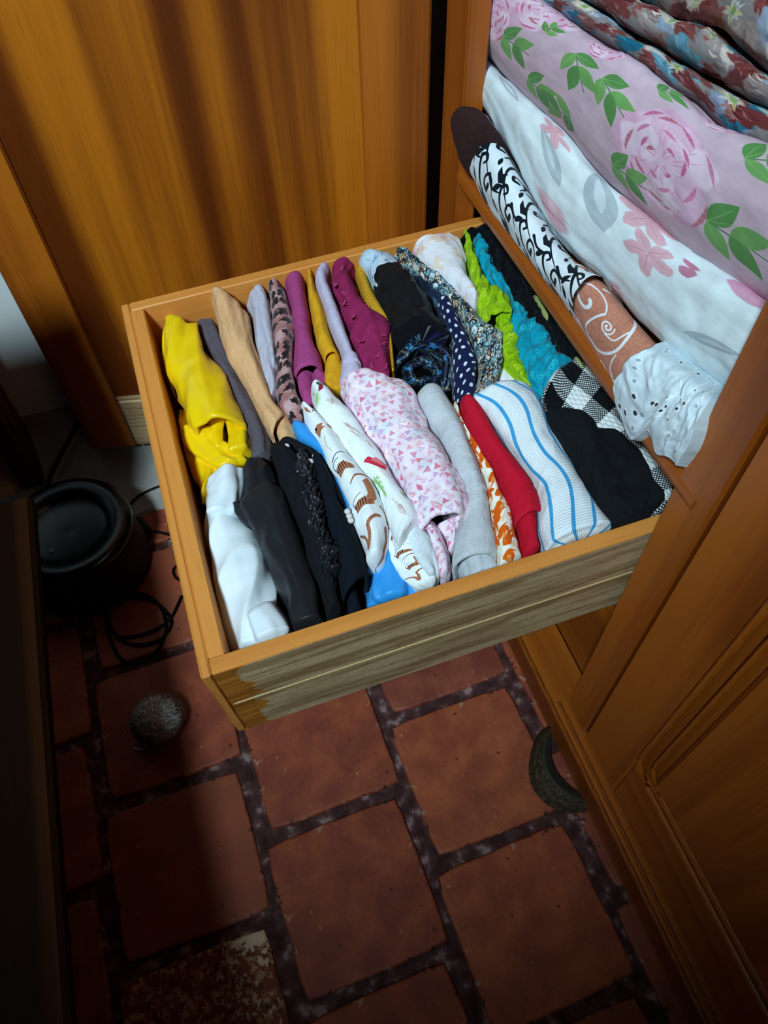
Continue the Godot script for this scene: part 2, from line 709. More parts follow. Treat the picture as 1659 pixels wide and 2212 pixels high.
func orange_flowers() -> ImageTexture:
	var c := Cv.new(256, 256, rgb(250, 244, 230))
	var r := RandomNumberGenerator.new()
	r.seed = 17
	var o := rgb(226, 96, 16)
	for i in 30:
		var x := (i % 5) * 51 + r.randf() * 40
		var y := int(i / 5) * 43 + r.randf() * 20
		var a := r.randf() * TAU
		for q in 3:
			var b := a + q * 0.9
			c.stroke(c.curve([V(x, y), V(x + cos(b) * 22, y + sin(b) * 16), V(x + cos(b + 0.7) * 40, y + sin(b + 0.7) * 32)]), 8.5, 1.0, o, 1.0, q == 1)
		c.blob(x + 14, y + 10, 7, 10, a, rgb(246, 190, 120), 0.6, 3.0, 0.3)
	return c.tex()


func plaid() -> ImageTexture:
	var c := Cv.new(256, 256, rgb(238, 242, 242))
	var k := rgb(14, 16, 20)
	for y in 256:
		for x in 256:
			var a := x % 128 < 64
			var b := y % 128 < 64
			var dark := a and b
			if a != b:                                  # the half tone: a knit of black and white dashes
				var row := int(y / 4.0)
				dark = posmod(x + (row % 2) * 5, 10) < 5 if posmod(y, 4) < 3 else posmod(x + (row % 2) * 5, 10) < 7
			if dark:
				c.dot(x, y, k, 1.0)
	return c.tex()


func crochet() -> ImageTexture:                          # white with wavy blue bands along v
	var c := Cv.new(512, 256, rgb(238, 245, 250), true)
	for y in 256:
		for x in 512:
			var wv := sin(TAU * y / 256.0) * 40.0
			var p := absf(posmod(x - wv, 170.67) - 85.0)
			if p < 14.5:
				c.dot(x, y, rgb(78, 176, 230) if (x * 2 + y * 3) % 9 > 2 else rgb(44, 138, 204), 1.0)
			elif p < 17:
				c.dot(x, y, rgb(150, 205, 235), 0.8)
			elif posmod(x, 11) < 2 and posmod(y + (int(x / 11.0) % 2) * 6, 12) < 2 and sin(p * 0.2) > 0.2:
				c.dot(x, y, rgb(120, 140, 150), 0.7)
	return c.tex()


func dashes(c: Cv, x: float, y: float, a: float, n: int, len_: float, k: Color, seed_: int) -> void:
	var r := RandomNumberGenerator.new()
	r.seed = seed_
	var u := V(cos(a), sin(a))
	for i in n:
		var o := V(x, y) + V(-u.y, u.x) * (i - n / 2.0) * 4.2 + u * r.randf_range(-0.5, 0.5) * len_
		c.stroke([o, o + u * len_ * r.randf_range(0.4, 1.0)], 1.3, 0.8, k)


func birds_print() -> ImageTexture:                      # unit map: u across, v along from the far end
	var c := Cv.new(256, 768, rgb(243, 247, 249), false)
	var br := rgb(176, 100, 84)
	var gr := rgb(150, 196, 110)
	for i in 9:
		var a := -1.9 + i * 0.33
		c.leaf(62, 70, a + 1.4, 46, 6, gr, 0.8)
	c.leaf(110, 12, 0.4, 60, 22, rgb(60, 96, 70))
	c.leaf(150, 30, 2.6, 60, 26, rgb(150, 40, 60))
	c.leaf(40, 20, 0.9, 50, 16, rgb(190, 210, 190))
	c.leaf(190, 26, 1.4, 44, 16, rgb(50, 70, 60))
	dashes(c, 130, 120, 0.9, 8, 34, br, 1)
	dashes(c, 118, 270, 1.15, 7, 74, br, 2)
	dashes(c, 150, 350, 1.15, 4, 36, br, 3)
	c.poly([V(70, 432), V(110, 424), V(150, 446), V(186, 470), V(176, 492), V(140, 486), V(112, 466)], rgb(206, 50, 72))
	c.poly([V(112, 440), V(150, 430), V(190, 462), V(200, 480), V(150, 466)], rgb(232, 120, 128))
	c.stroke([V(190, 470), V(206, 452), V(214, 470)], 5, 3, rgb(226, 120, 130))
	for i in 6:
		c.stroke([V(120 + i * 14, 486), V(126 + i * 15, 520 + (i % 3) * 8)], 1.5, 1, rgb(190, 90, 90))
	for i in 4:
		c.leaf(36 + i * 8, 500 + i * 22, 1.2, 34, 18, gr)
		c.leaf(60 - i * 2, 508 + i * 22, 0.4, 26, 16, rgb(176, 214, 140))
	c.stroke([V(52, 500), V(66, 600)], 2.5, 2, rgb(120, 170, 90))
	for i in 9:
		c.leaf(176, 610, -1.6 + i * 0.36, 30, 5, gr)
	c.stroke([V(180, 608), V(240, 580)], 1.5, 1.5, rgb(110, 70, 70))
	dashes(c, 110, 640, 1.3, 6, 50, br, 6)
	dashes(c, 176, 724, 1.35, 3, 34, rgb(190, 90, 84), 7)
	return c.tex()


func tiger(c: Cv, x: float, y: float, s: float, flip := 1.0) -> void:
	var br := rgb(178, 112, 82)
	var bk := rgb(32, 24, 24)
	var f := func(a: float, b: float) -> Vector2: return V(x + a * s * flip, y + b * s)
	c.poly([f.call(-30, 22), f.call(-34, -6), f.call(-14, -20), f.call(12, -18), f.call(34, -4), f.call(48, 8), f.call(46, 18), f.call(28, 18), f.call(4, 10), f.call(-16, 16)], br)
	for i in 5:
		c.stroke([f.call(-28 + i * 11, -12 - i * 1.5), f.call(-30 + i * 11, 2), f.call(-26 + i * 10, 12)], 2.2 * s, 0.8, bk)
	for i in 5:
		c.blob(x + (26 + (i % 3) * 7) * s * flip, y + (2 + int(i / 3) * 8) * s, 2 * s, 2 * s, 0, bk)
	c.stroke(c.curve([f.call(-32, 0), f.call(-38, -22), f.call(-24, -34), f.call(6, -38)]), 1.6 * s, 1.0, bk)


func cheetah(c: Cv, p: Array, w0: float, w1: float, seed_: int) -> void:
	var q := c.curve(p)
	c.stroke(q, w0, w1, rgb(180, 114, 86))
	var r := RandomNumberGenerator.new()
	r.seed = seed_
	for k in q.size():
		var wid := lerpf(w0, w1, k / float(q.size()))
		c.blob(q[k].x + r.randf_range(-1, 1) * wid * 0.6, q[k].y + r.randf_range(-1, 1) * wid * 0.6, 1.9, 1.9, 0, rgb(40, 28, 26))


func beasts_print() -> ImageTexture:
	var c := Cv.new(256, 768, rgb(240, 244, 246), false)
	var br := rgb(178, 112, 82)
	c.leaf(70, 20, 0.9, 60, 26, br)
	c.stroke(c.curve([V(120, 60), V(160, 52), V(190, 76)]), 2, 1, rgb(60, 50, 50))
	c.poly([V(54, 150), V(90, 132), V(140, 134), V(120, 150), V(150, 152), V(96, 168), V(66, 190)], br)
	c.blob(70, 146, 8, 7, 0, rgb(30, 24, 24))
	c.poly([V(170, 128), V(206, 132), V(200, 156), V(168, 150)], br)
	c.stroke(c.curve([V(100, 200), V(84, 240), V(96, 280)]), 2, 1, br)
	cheetah(c, [V(214, 190), V(226, 240), V(250, 300)], 15, 9, 4)
	tiger(c, 100, 372, 1.35)
	c.stroke(c.curve([V(60, 318), V(110, 300), V(170, 306), V(200, 330)]), 2.2, 1, rgb(70, 50, 46))
	cheetah(c, [V(90, 450), V(140, 430), V(190, 446), V(246, 486)], 2.2, 9, 6)
	c.poly([V(150, 470), V(186, 462), V(190, 560), V(150, 580), V(120, 560), V(150, 530)], br)
	tiger(c, 110, 560, 1.25)
	cheetah(c, [V(70, 740), V(96, 690), V(104, 650), V(150, 634), V(180, 640)], 14, 5, 8)
	cheetah(c, [V(30, 660), V(60, 690), V(70, 740)], 4, 10, 9)
	cheetah(c, [V(200, 590), V(226, 620), V(236, 650)], 6, 12, 10)
	cheetah(c, [V(220, 690), V(236, 720), V(226, 760)], 17, 14, 12)
	return c.tex()


func swirl(c: Cv, x: float, y: float, r: float, a0: float, turns: float, w0: float, w1: float, k: Color, flip := 1.0) -> void:
	var p := []
	var n := int(absf(turns) * 22)
	for i in n + 1:
		var t := i / float(n)
		var a := a0 + flip * turns * TAU * t
		p.append(V(x + cos(a) * r * (1 - t * 0.86), y + sin(a) * r * (1 - t * 0.86)))
	c.stroke(p, w0, w1, k)


func acanthus() -> ImageTexture:                         # black scrolls on white, unit map: u across, v along
	var c := Cv.new(300, 1200, rgb(232, 240, 246), false)
	var k := rgb(16, 26, 34)
	var r := RandomNumberGenerator.new()
	r.seed = 4
	for j in 6:
		for s in 2:
			var x := 84.0 + s * 150 + r.randf_range(-14, 14)
			var y := 70.0 + j * 226 + s * 112
			# one sprig: a long tapering stem that ends in a curl, a split leaf and two commas
			c.stroke(c.curve([V(x - 96, y + 150), V(x - 60, y + 80), V(x - 10, y + 6), V(x + 50, y - 50), V(x + 84, y - 66)]), 2.4, 9.5, k)
			c.stroke(c.curve([V(x + 84, y - 66), V(x + 106, y - 46), V(x + 92, y - 18), V(x + 72, y - 30)]), 9.5, 4.5, k)
			c.stroke(c.curve([V(x + 20, y + 118), V(x + 58, y + 84), V(x + 66, y + 36), V(x + 30, y + 22), V(x + 14, y + 52), V(x + 34, y + 64)]), 3.0, 11.0, k, 1.0, false)
			c.poly([V(x - 62, y + 12), V(x - 40, y - 24), V(x - 6, y - 44), V(x - 22, y - 2), V(x + 2, y + 14), V(x - 28, y + 22), V(x - 40, y + 56), V(x - 52, y + 30)], k)
			c.stroke(c.curve([V(x - 84, y + 50), V(x - 98, y - 10), V(x - 74, y - 66)]), 2.4, 9.5, k)
			c.leaf(x + 46, y + 110, 0.6 + r.randf() * 0.3, 66, 26, k)
			c.leaf(x - 20, y - 60, -0.8, 60, 22, k)
	return c.tex()


func white_swirls() -> ImageTexture:                     # terracotta ground with drawn white scrolls
	var c := Cv.new(384, 512, rgb(196, 128, 104), false)
	c.mottle(3, 0.05, 0.12)
	var wt := rgb(236, 236, 242)
	for i in 140:
		var x := fposmod(i * 71.3, 384.0)
		var y := fposmod(i * 157.7, 512.0)
		c.stroke([V(x, y), V(x + 3, y + 26)], 0.6, 0.4, rgb(222, 170, 136), 0.5)
	swirl(c, 205, 210, 92, 1.3, 1.05, 3.0, 9.0, wt, -1.0)
	c.stroke(c.curve([V(228, 296), V(110, 262), V(96, 350), V(180, 420), V(300, 380), V(380, 320)]), 4.5, 5.5, wt)
	swirl(c, 206, 336, 30, 0.8, 1.7, 3.0, 4.0, wt, 1.0)
	c.stroke(c.curve([V(180, 350), V(200, 390), V(280, 388)]), 3.0, 3.0, wt)
	c.stroke(c.curve([V(250, 20), V(300, 64), V(380, 60)]), 5, 6, wt)
	c.blob(330, 210, 22, 9, 0.3, wt)
	for i in 4:
		c.leaf(40 + i * 12, 60 + i * 24, 1.9 - i * 0.1, 150, 10, wt)
	c.stroke(c.curve([V(90, 500), V(110, 440), V(170, 430)]), 4, 3, wt)
	c.stroke(c.curve([V(60, 480), V(80, 420), V(76, 380)]), 4, 2, wt)
	return c.tex()


func eyelet() -> ImageTexture:
	var c := Cv.new(512, 512, rgb(218, 232, 240), false)
	var r := RandomNumberGenerator.new()
	r.seed = 9
	var hi := rgb(250, 254, 255)
	for i in 30:
		var x := 30 + r.randf() * 450
		var y := 30 + r.randf() * 450
		for q in 10:
			var a := q * TAU / 10
			c.stroke([V(x + cos(a) * 12, y + sin(a) * 11), V(x + cos(a) * 20, y + sin(a) * 18)], 2.2, 1.6, hi, 0.9)
		c.blob(x, y, 8.5, 7, 0.4, rgb(40, 52, 62) if i % 2 else rgb(150, 176, 190), 1.0, 1.6)
	for q in 3:
		var p := []
		for i in 60:
			p.append(V(i * 9.0, 250 + q * 110 + sin(i * 0.42) * 16 + sin(i * 1.9) * 4))
		c.stroke(p, 4, 4, hi)
	for q in 5:
		for i in 16:
			var t := i / 15.0
			var x := 50 + q * 96 + sin(t * 3.2) * 26
			var y := 50 + t * 170
			c.stroke([V(x, y), V(x + 11, y + 3)], 1.8, 1.2, hi, 0.95)
	return c.tex()


func butterfly(c: Cv, x: float, y: float, s: float, a: float, k: Color) -> void:
	for q in 5:
		var b := a + q * 1.2
		c.blob(x + cos(b) * s * 0.7, y + sin(b) * s * 0.7, s * 0.62, s * 0.36, b, k, 0.85, 3.0, 0.12)
		c.stroke([V(x, y), V(x + cos(b) * s, y + sin(b) * s)], 1.6, 1.0, k.darkened(0.25), 0.5)


func pale_blossoms() -> ImageTexture:                    # white with grey leaves and pink blossoms
	var c := Cv.new(512, 1024, rgb(226, 235, 238), false)
	var gy := rgb(176, 186, 194)
	var pk := rgb(224, 164, 176)
	for q in [[90, 210, 2.2, 190, 60], [250, 470, -0.9, 170, 64], [240, 640, -0.55, 240, 110], [400, 120, 2.0, 130, 60], [150, 900, 1.2, 140, 34], [430, 820, 0.9, 110, 40], [60, 560, 1.4, 160, 44]]:
		c.leaf(q[0], q[1], q[2], q[3], q[4], gy, 0.85)
		c.leaf(q[0] + cos(q[2]) * q[3] * 0.25, q[1] + sin(q[2]) * q[3] * 0.25, q[2], q[3] * 0.6, q[4] * 0.34, rgb(216, 226, 230), 0.8)
	butterfly(c, 390, 380, 46, 1.5, pk)
	c.blob(140, 470, 30, 70, 0.1, pk, 0.8, 6.0, 0.2)
	c.blob(170, 460, 18, 66, -0.1, pk.lightened(0.2), 0.8, 6.0, 0.2)
	c.stroke([V(136, 420), V(150, 520)], 2, 1, rgb(160, 100, 110))
	butterfly(c, 300, 760, 56, 0.6, pk)
	butterfly(c, 420, 700, 74, 1.1, pk)
	c.blob(330, 852, 24, 20, 0.2, rgb(196, 124, 150), 0.95, 3.0, 0.1)
	c.blob(366, 846, 12, 22, 0.2, rgb(196, 124, 150), 0.95, 3.0, 0.1)
	c.blob(420, 980, 62, 52, 0.5, rgb(214, 150, 176), 0.9, 5.0, 0.1)
	c.blob(40, 330, 16, 50, 0.3, pk, 0.7, 6.0, 0.2)
	c.blob(60, 700, 40, 20, 0.3, pk, 0.6, 8.0, 0.2)
	c.mottle(5, 0.012, 0.06)
	return c.tex()


func rose(c: Cv, x: float, y: float, r: float, seed_: int) -> void:
	var g := RandomNumberGenerator.new()
	g.seed = seed_
	c.blob(x, y, r, r * 0.9, 0.4, rgb(226, 172, 202), 0.95, 10.0, 0.16)
	for ring in 4:                                       # petals, outer ones first
		var n := 7 - ring
		for i in n:
			var q := r * (0.78 - ring * 0.2) * g.randf_range(0.8, 1.12)
			var a := i * TAU / n + ring * 0.6 + g.randf() * 0.6
			var px := x + cos(a) * q
			var py := y + sin(a) * q * 0.9
			c.blob(px, py, r * (0.36 - ring * 0.05), r * (0.24 - ring * 0.03), a + PI / 2, rgb(246, 218, 234) if (i + ring) % 2 else rgb(236, 192, 216), 0.85, 6.0, 0.2)
			var p := []
			var bend := g.randf_range(-0.35, 0.35)
			for k in 6:
				var b := a - 0.3 + k * 0.12
				var rad := q + r * (0.14 + bend * 0.1 * k)
				p.append(V(x + cos(b) * rad, y + sin(b) * rad * 0.9))
			c.stroke(p, 1.0 + r * 0.03, 0.6, [rgb(208, 104, 150), rgb(220, 130, 170), rgb(196, 112, 130)][i % 3], 0.75, true)
			for k in 3:
				var b := a + g.randf_range(-0.4, 0.4)
				var o := V(x + cos(b) * q * 0.7, y + sin(b) * q * 0.65)
				c.stroke([o, o + V(cos(b) * r * 0.24, sin(b) * r * 0.24)], 2.2, 0.6, rgb(224, 140, 180) if k else rgb(250, 236, 246), 0.6)


func sprig(c: Cv, x: float, y: float, a: float, s: float) -> void:
	var g1 := rgb(96, 150, 84)
	var g2 := rgb(120, 172, 98)
	c.stroke([V(x, y), V(x + cos(a) * s * 1.3, y + sin(a) * s * 1.3)], 2, 1.5, rgb(90, 130, 90))
	c.leaf(x, y, a - 0.9, s, s * 0.5, g1)
	c.leaf(x, y, a + 0.9, s * 0.9, s * 0.46, g2)
	c.leaf(x + cos(a) * s * 0.5, y + sin(a) * s * 0.5, a - 0.5, s, s * 0.48, g2)
	c.leaf(x + cos(a) * s * 0.5, y + sin(a) * s * 0.5, a + 0.7, s, s * 0.5, g1)
	for q in [-0.9, 0.9, -0.5]:
		c.stroke([V(x, y), V(x + cos(a + q) * s * 0.8, y + sin(a + q) * s * 0.8)], 1.2, 0.8, rgb(160, 200, 130), 0.6)


func roses_print() -> ImageTexture:
	var c := Cv.new(512, 1024, rgb(216, 186, 200), false)
	rose(c, 385, 262, 118, 1)
	rose(c, 215, 140, 92, 2)
	rose(c, 400, 500, 70, 4)
	rose(c, 215, 765, 132, 3)
	rose(c, 470, 850, 80, 5)
	sprig(c, 190, 215, 1.5, 84)
	sprig(c, 300, 330, 0.2, 46)
	sprig(c, 120, 345, 1.7, 76)
	sprig(c, 300, 450, 2.4, 84)
	sprig(c, 290, 555, 2.0, 80)
	sprig(c, 110, 505, -1.9, 76)
	sprig(c, 110, 640, 1.5, 74)
	sprig(c, 150, 880, 1.7, 96)
	sprig(c, 380, 690, 0.9, 60)
	sprig(c, 330, 940, 1.2, 84)
	sprig(c, 90, 60, 1.4, 60)
	c.mottle(8, 0.014, 0.05)
	return c.tex()


func painterly(seed_: int) -> ImageTexture:
	var c := Cv.new(256, 1024, rgb(140, 132, 132), false)
	var r := RandomNumberGenerator.new()
	r.seed = seed_
	var cols := [rgb(168, 150, 144), rgb(212, 196, 186), rgb(112, 44, 44), rgb(18, 110, 140), rgb(96, 150, 172), rgb(146, 84, 78), rgb(128, 58, 54), rgb(150, 166, 190)]
	for i in 46:
		var x := r.randf() * 256
		var y := i * 22.6 + r.randf() * 20
		var k: Color = cols[r.randi() % 8]
		c.blob(x, y, 40 + r.randf() * 40, 26 + r.randf() * 26, r.randf() * 3, k, 0.9, 8.0, 0.35)
		for q in 8:
			var a := r.randf() * 0.8 + i
			var o := V(x + r.randf_range(-44, 44), y + r.randf_range(-34, 34))
			c.stroke(c.curve([o, o + V(cos(a) * 18, sin(a) * 18), o + V(cos(a + 0.5) * 40, sin(a + 0.5) * 40)]), 5.5, 0.8, k.lightened(r.randf() * 0.35) if q % 2 else k.darkened(r.randf() * 0.3), 0.8, true)
	for i in 5:
		var x := 60 + r.randf() * 140
		var y := 90 + i * 200 + r.randf() * 60
		for q in 11:
			var a := q * 0.57 + r.randf() * 0.3
			c.leaf(x, y, a, 26 + r.randf() * 32, 15, [rgb(232, 230, 218), rgb(206, 206, 200), rgb(216, 206, 140)][q % 3], 0.75)
		c.blob(x, y, 17, 12, 0, rgb(128, 156, 84), 0.85, 7.0, 0.4)
	return c.tex()


func quilt_marble() -> ImageTexture:
	var c := Cv.new(192, 192, rgb(196, 216, 232))
	var r := RandomNumberGenerator.new()
	r.seed = 31
	for i in 60:
		c.blob(r.randf() * 192, r.randf() * 192, 6 + r.randf() * 16, 2 + r.randf() * 5, r.randf() * 3, [rgb(150, 190, 220), rgb(226, 236, 244), rgb(90, 150, 190), rgb(190, 196, 216)][i % 4], 0.5, 3.0, 0.5)
	for i in 40:
		var p := V(r.randf() * 192, r.randf() * 192)
		var a := r.randf() * TAU
		c.stroke(c.curve([p, p + V(cos(a) * 8, sin(a) * 8), p + V(cos(a + 1) * 14, sin(a + 1) * 14)]), 1.2, 0.5, rgb(50, 90, 120), 0.5)
	return c.tex()


func lace_holes(base: Color, line: Color, seed_: int) -> ImageTexture:
	var c := Cv.new(192, 192, base)
	var r := RandomNumberGenerator.new()
	r.seed = seed_
	for i in 44:
		var x := r.randf() * 192
		var y := r.randf() * 192
		for q in 5:
			c.leaf(x, y, q * 1.26 + r.randf() * 0.3, 11, 7, line, 0.6)
		c.blob(x, y, 2.5, 2.5, 0, base.darkened(0.4), 0.7)
	return c.tex()


func flaked_tile() -> ImageTexture:                      # worn glaze: cream flakes over brown clay
	var c := Cv.new(384, 384, rgb(128, 66, 48), false)
	var r := RandomNumberGenerator.new()
	r.seed = 44
	for i in 1400:
		var x := r.randf() * 384
		var y := r.randf() * 384
		if y < 250 - x * 0.15 + r.randf() * 90:
			c.blob(x, y, 2 + r.randf() * 7, 2 + r.randf() * 5, r.randf() * 3, [rgb(176, 138, 104), rgb(204, 172, 138), rgb(92, 54, 42), rgb(150, 104, 74)][r.randi() % 4], 0.85, 1.5, 0.5)
	for i in 90:
		c.blob(384 - absf(r.randfn(0, 34)), absf(r.randfn(0, 34)), 4 + r.randf() * 6, 3 + r.randf() * 5, r.randf() * 3, rgb(222, 190, 160), 0.9, 2.0, 0.5)
	return c.tex()


func clay(seed_: int, a: Color, b: Color) -> ImageTexture:
	var c := Cv.new(256, 256, a, false)
	var n := fast(seed_, 0.012, 4)
	var n2 := fast(seed_ + 1, 0.09, 3)
	for y in 256:
		for x in 256:
			var t := clampf(0.5 + n.get_noise_2d(x, y) * 0.9 + n2.get_noise_2d(x, y) * 0.25, 0, 1)
			c.dot(x, y, b, t)
	var r := RandomNumberGenerator.new()
	r.seed = seed_
	for i in 46:                                         # lime and dirt collected at the edges
		var e := r.randf() * 256
		var q := absf(r.randfn(0, 5))
		var p: Vector2 = [V(e, q), V(e, 256 - q), V(q, e), V(256 - q, e)][i % 4]
		c.blob(p.x, p.y, 2 + r.randf() * 5, 1.5 + r.randf() * 3, r.randf() * 3, [rgb(150, 112, 100), rgb(60, 36, 34), rgb(190, 150, 124)][r.randi() % 3], 0.7, 2.0, 0.5)
	for i in 12:
		c.blob(r.randf() * 256, r.randf() * 256, 1 + r.randf() * 2, 1 + r.randf() * 2, 0, rgb(70, 40, 36) if i % 2 else rgb(190, 140, 110), 0.8)
	return c.tex()


func _ready() -> void:
	# camera
	var cam := Camera3D.new()
	cam.name = "camera"
	cam.transform = Transform3D(Basis(Vector3(0.947774, -0.021202, 0.318237), Vector3(0.271259, 0.578404, -0.769329), Vector3(-0.167759, 0.815475, 0.553948)).orthonormalized(), Vector3(-0.4481, 1.1154, 0.3069))
	cam.fov = 68.98
	cam.near = 0.02
	add_child(cam)
	# surroundings and exposure: a closed room
	var env := Environment.new()
	env.background_mode = Environment.BG_COLOR
	env.background_color = Color(0.02, 0.02, 0.02)
	env.ambient_light_source = Environment.AMBIENT_SOURCE_DISABLED
	env.tonemap_mode = Environment.TONE_MAPPER_LINEAR
	env.tonemap_exposure = 1.0
	env.sdfgi_enabled = true
	env.ssao_enabled = true
	env.ssil_enabled = true
	var we := WorldEnvironment.new()
	we.name = "surroundings"
	we.environment = env
	add_child(we)
	# the cool white ceiling lamp behind and left of the camera lights everything
	var lamp_energy := 6.7
	var lamp_color := Color(0.83, 0.95, 1.0)
	var lamp_at := Vector3(-1.2, 2.42, 0.9)

	DR = Transform3D(Basis(Vector3(0.99963, 0.02726, 0.0), Vector3(-0.02722, 0.99804, 0.05643), Vector3(0.00154, -0.05640, 0.99841)).orthonormalized(), Vector3(0, 0.5076, 0))
	materials()
	room()
	var lamp := thing("ceiling_lamp", "round white spot lamp on the ceiling", "lamp")
	lamp.position = lamp_at + Vector3(0, 0.07, 0)
	part(lamp, "housing", lathe([Vector2(0.001, 0.11), Vector2(0.15, 0.11), Vector2(0.17, 0.09), Vector2(0.17, 0.06), Vector2(0.155, 0.05)]), mat(Color(0.9, 0.9, 0.9), null, 0.5))
	var glow := mat(Color(0.9, 0.95, 1.0), null, 0.6)
	glow.emission_enabled = true
	glow.emission = lamp_color
	glow.emission_energy_multiplier = 3.0
	part(lamp, "diffuser", lathe([Vector2(0.155, 0.055), Vector2(0.13, 0.035), Vector2(0.07, 0.022), Vector2(0.001, 0.018)]), glow)
	var li := SpotLight3D.new()
	li.name = "lamp_light"
	li.light_color = lamp_color
	li.light_energy = lamp_energy
	li.light_size = 0.15
	li.spot_range = 8.0
	li.spot_attenuation = 2.0
	li.spot_angle = 25.0
	li.spot_angle_attenuation = 1.0
	li.shadow_enabled = true
	li.position = lamp_at - Vector3(0, 0.1, 0)
	add_child(li)
	li.look_at(Vector3(-0.36, 0.64, -0.5), Vector3.UP)
	wardrobe()
	floor_things()
	shelf_linen()
	back_row()
	front_row()


func materials() -> void:
	M.speck = ramp_tex(128, 128, 0.25, 2, [[0.0, rgb(226, 226, 226)], [1.0, rgb(255, 255, 255)]], 3)
	M.crinkle = crinkle_map(4, 0.022, 5.0)
	M.weave = bumps(64, 64, func(x, y): return 0.5 + 0.25 * sin(x * TAU / 4.0) * (1 if (int(y / 4.0) % 2) else -1) + 0.2 * sin(y * TAU / 4.0), 1.5)
	M.wood = mat(Color.WHITE, wood_tex(1, rgb(122, 56, 8), rgb(184, 100, 22), 0.25, 0.012, 0.3), 0.42, {"coat": 0.25, "coat_rough": 0.35, "spec": 0.4})
	M.smooth = mat(Color.WHITE, wood_tex(3, rgb(134, 62, 12), rgb(178, 94, 24), 0.25, 0.012, 0.25), 0.42, {"coat": 0.25, "coat_rough": 0.35, "spec": 0.4})
	M.panel = mat(Color.WHITE, wood_tex(5, rgb(96, 40, 4), rgb(188, 106, 18), 0.16, 0.013), 0.45, {"coat": 0.2, "coat_rough": 0.4, "spec": 0.35})
	M.honey = mat(Color.WHITE, wood_tex(9, rgb(194, 116, 44), rgb(222, 144, 66), 0.5, 0.02, 0.3), 0.5, {"coat": 0.2, "coat_rough": 0.4, "spec": 0.35})
	M.raw = mat(Color.WHITE, wood_tex(12, rgb(150, 116, 76), rgb(206, 174, 132), 0.8, 0.04, 1.3), 0.8)
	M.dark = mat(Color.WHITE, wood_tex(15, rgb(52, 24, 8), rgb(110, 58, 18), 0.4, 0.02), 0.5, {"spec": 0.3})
	M.plaster = mat(Color.WHITE, ramp_tex(256, 256, 0.02, 3, [[0.0, rgb(214, 216, 214)], [1.0, rgb(236, 238, 236)]], 5), 0.95, {"uv": Vector3(2, 2, 2)})
	M.cement = mat(Color.WHITE, ramp_tex(256, 256, 0.03, 4, [[0.0, rgb(138, 132, 128)], [1.0, rgb(176, 172, 168)]], 5), 0.95)
	M.grout = mat(Color.WHITE, ramp_tex(512, 512, 0.02, 6, [[0.0, rgb(50, 30, 30)], [0.5, rgb(84, 52, 50)], [0.66, rgb(100, 70, 68)], [0.76, rgb(140, 112, 108)], [1.0, rgb(170, 140, 134)]], 5), 0.95, {"uv": Vector3(3, 3, 3)})
	M.grout.uv1_triplanar = true
	M.cement.uv1_triplanar = true
	M.cement.uv1_scale = Vector3(2, 2, 2)
	M.plaster.uv1_triplanar = true
	M.black = mat(Color(0.012, 0.013, 0.016), null, 0.27, {"spec": 0.5})
	M.cord = mat(Color(0.02, 0.02, 0.022), null, 0.5)


func varnished_side() -> StandardMaterial3D:            # bare board with varnish that ran over from the front
	var t: ImageTexture = wood_tex(12, rgb(152, 116, 78), rgb(208, 176, 134), 0.8, 0.04, 1.3)
	var im := t.get_image()
	var n := fast(3, 0.03, 3)
	for x in 512:
		var edge := 512.0 * (0.006 + 0.022 * n.get_noise_1d(x) + 0.012 * sin(x * 0.05))
		for k in range(-24, int(edge) + 1):
			var y := posmod(k, 512)
			var c := im.get_pixel(x, y)
			im.set_pixel(x, y, Color(c.r * 0.98, c.g * 0.72, c.b * 0.34))
	var m := mat(Color.WHITE, ImageTexture.create_from_image(im), 0.7)
	m.uv1_scale = Vector3(1.6, 4, 1)
	return m


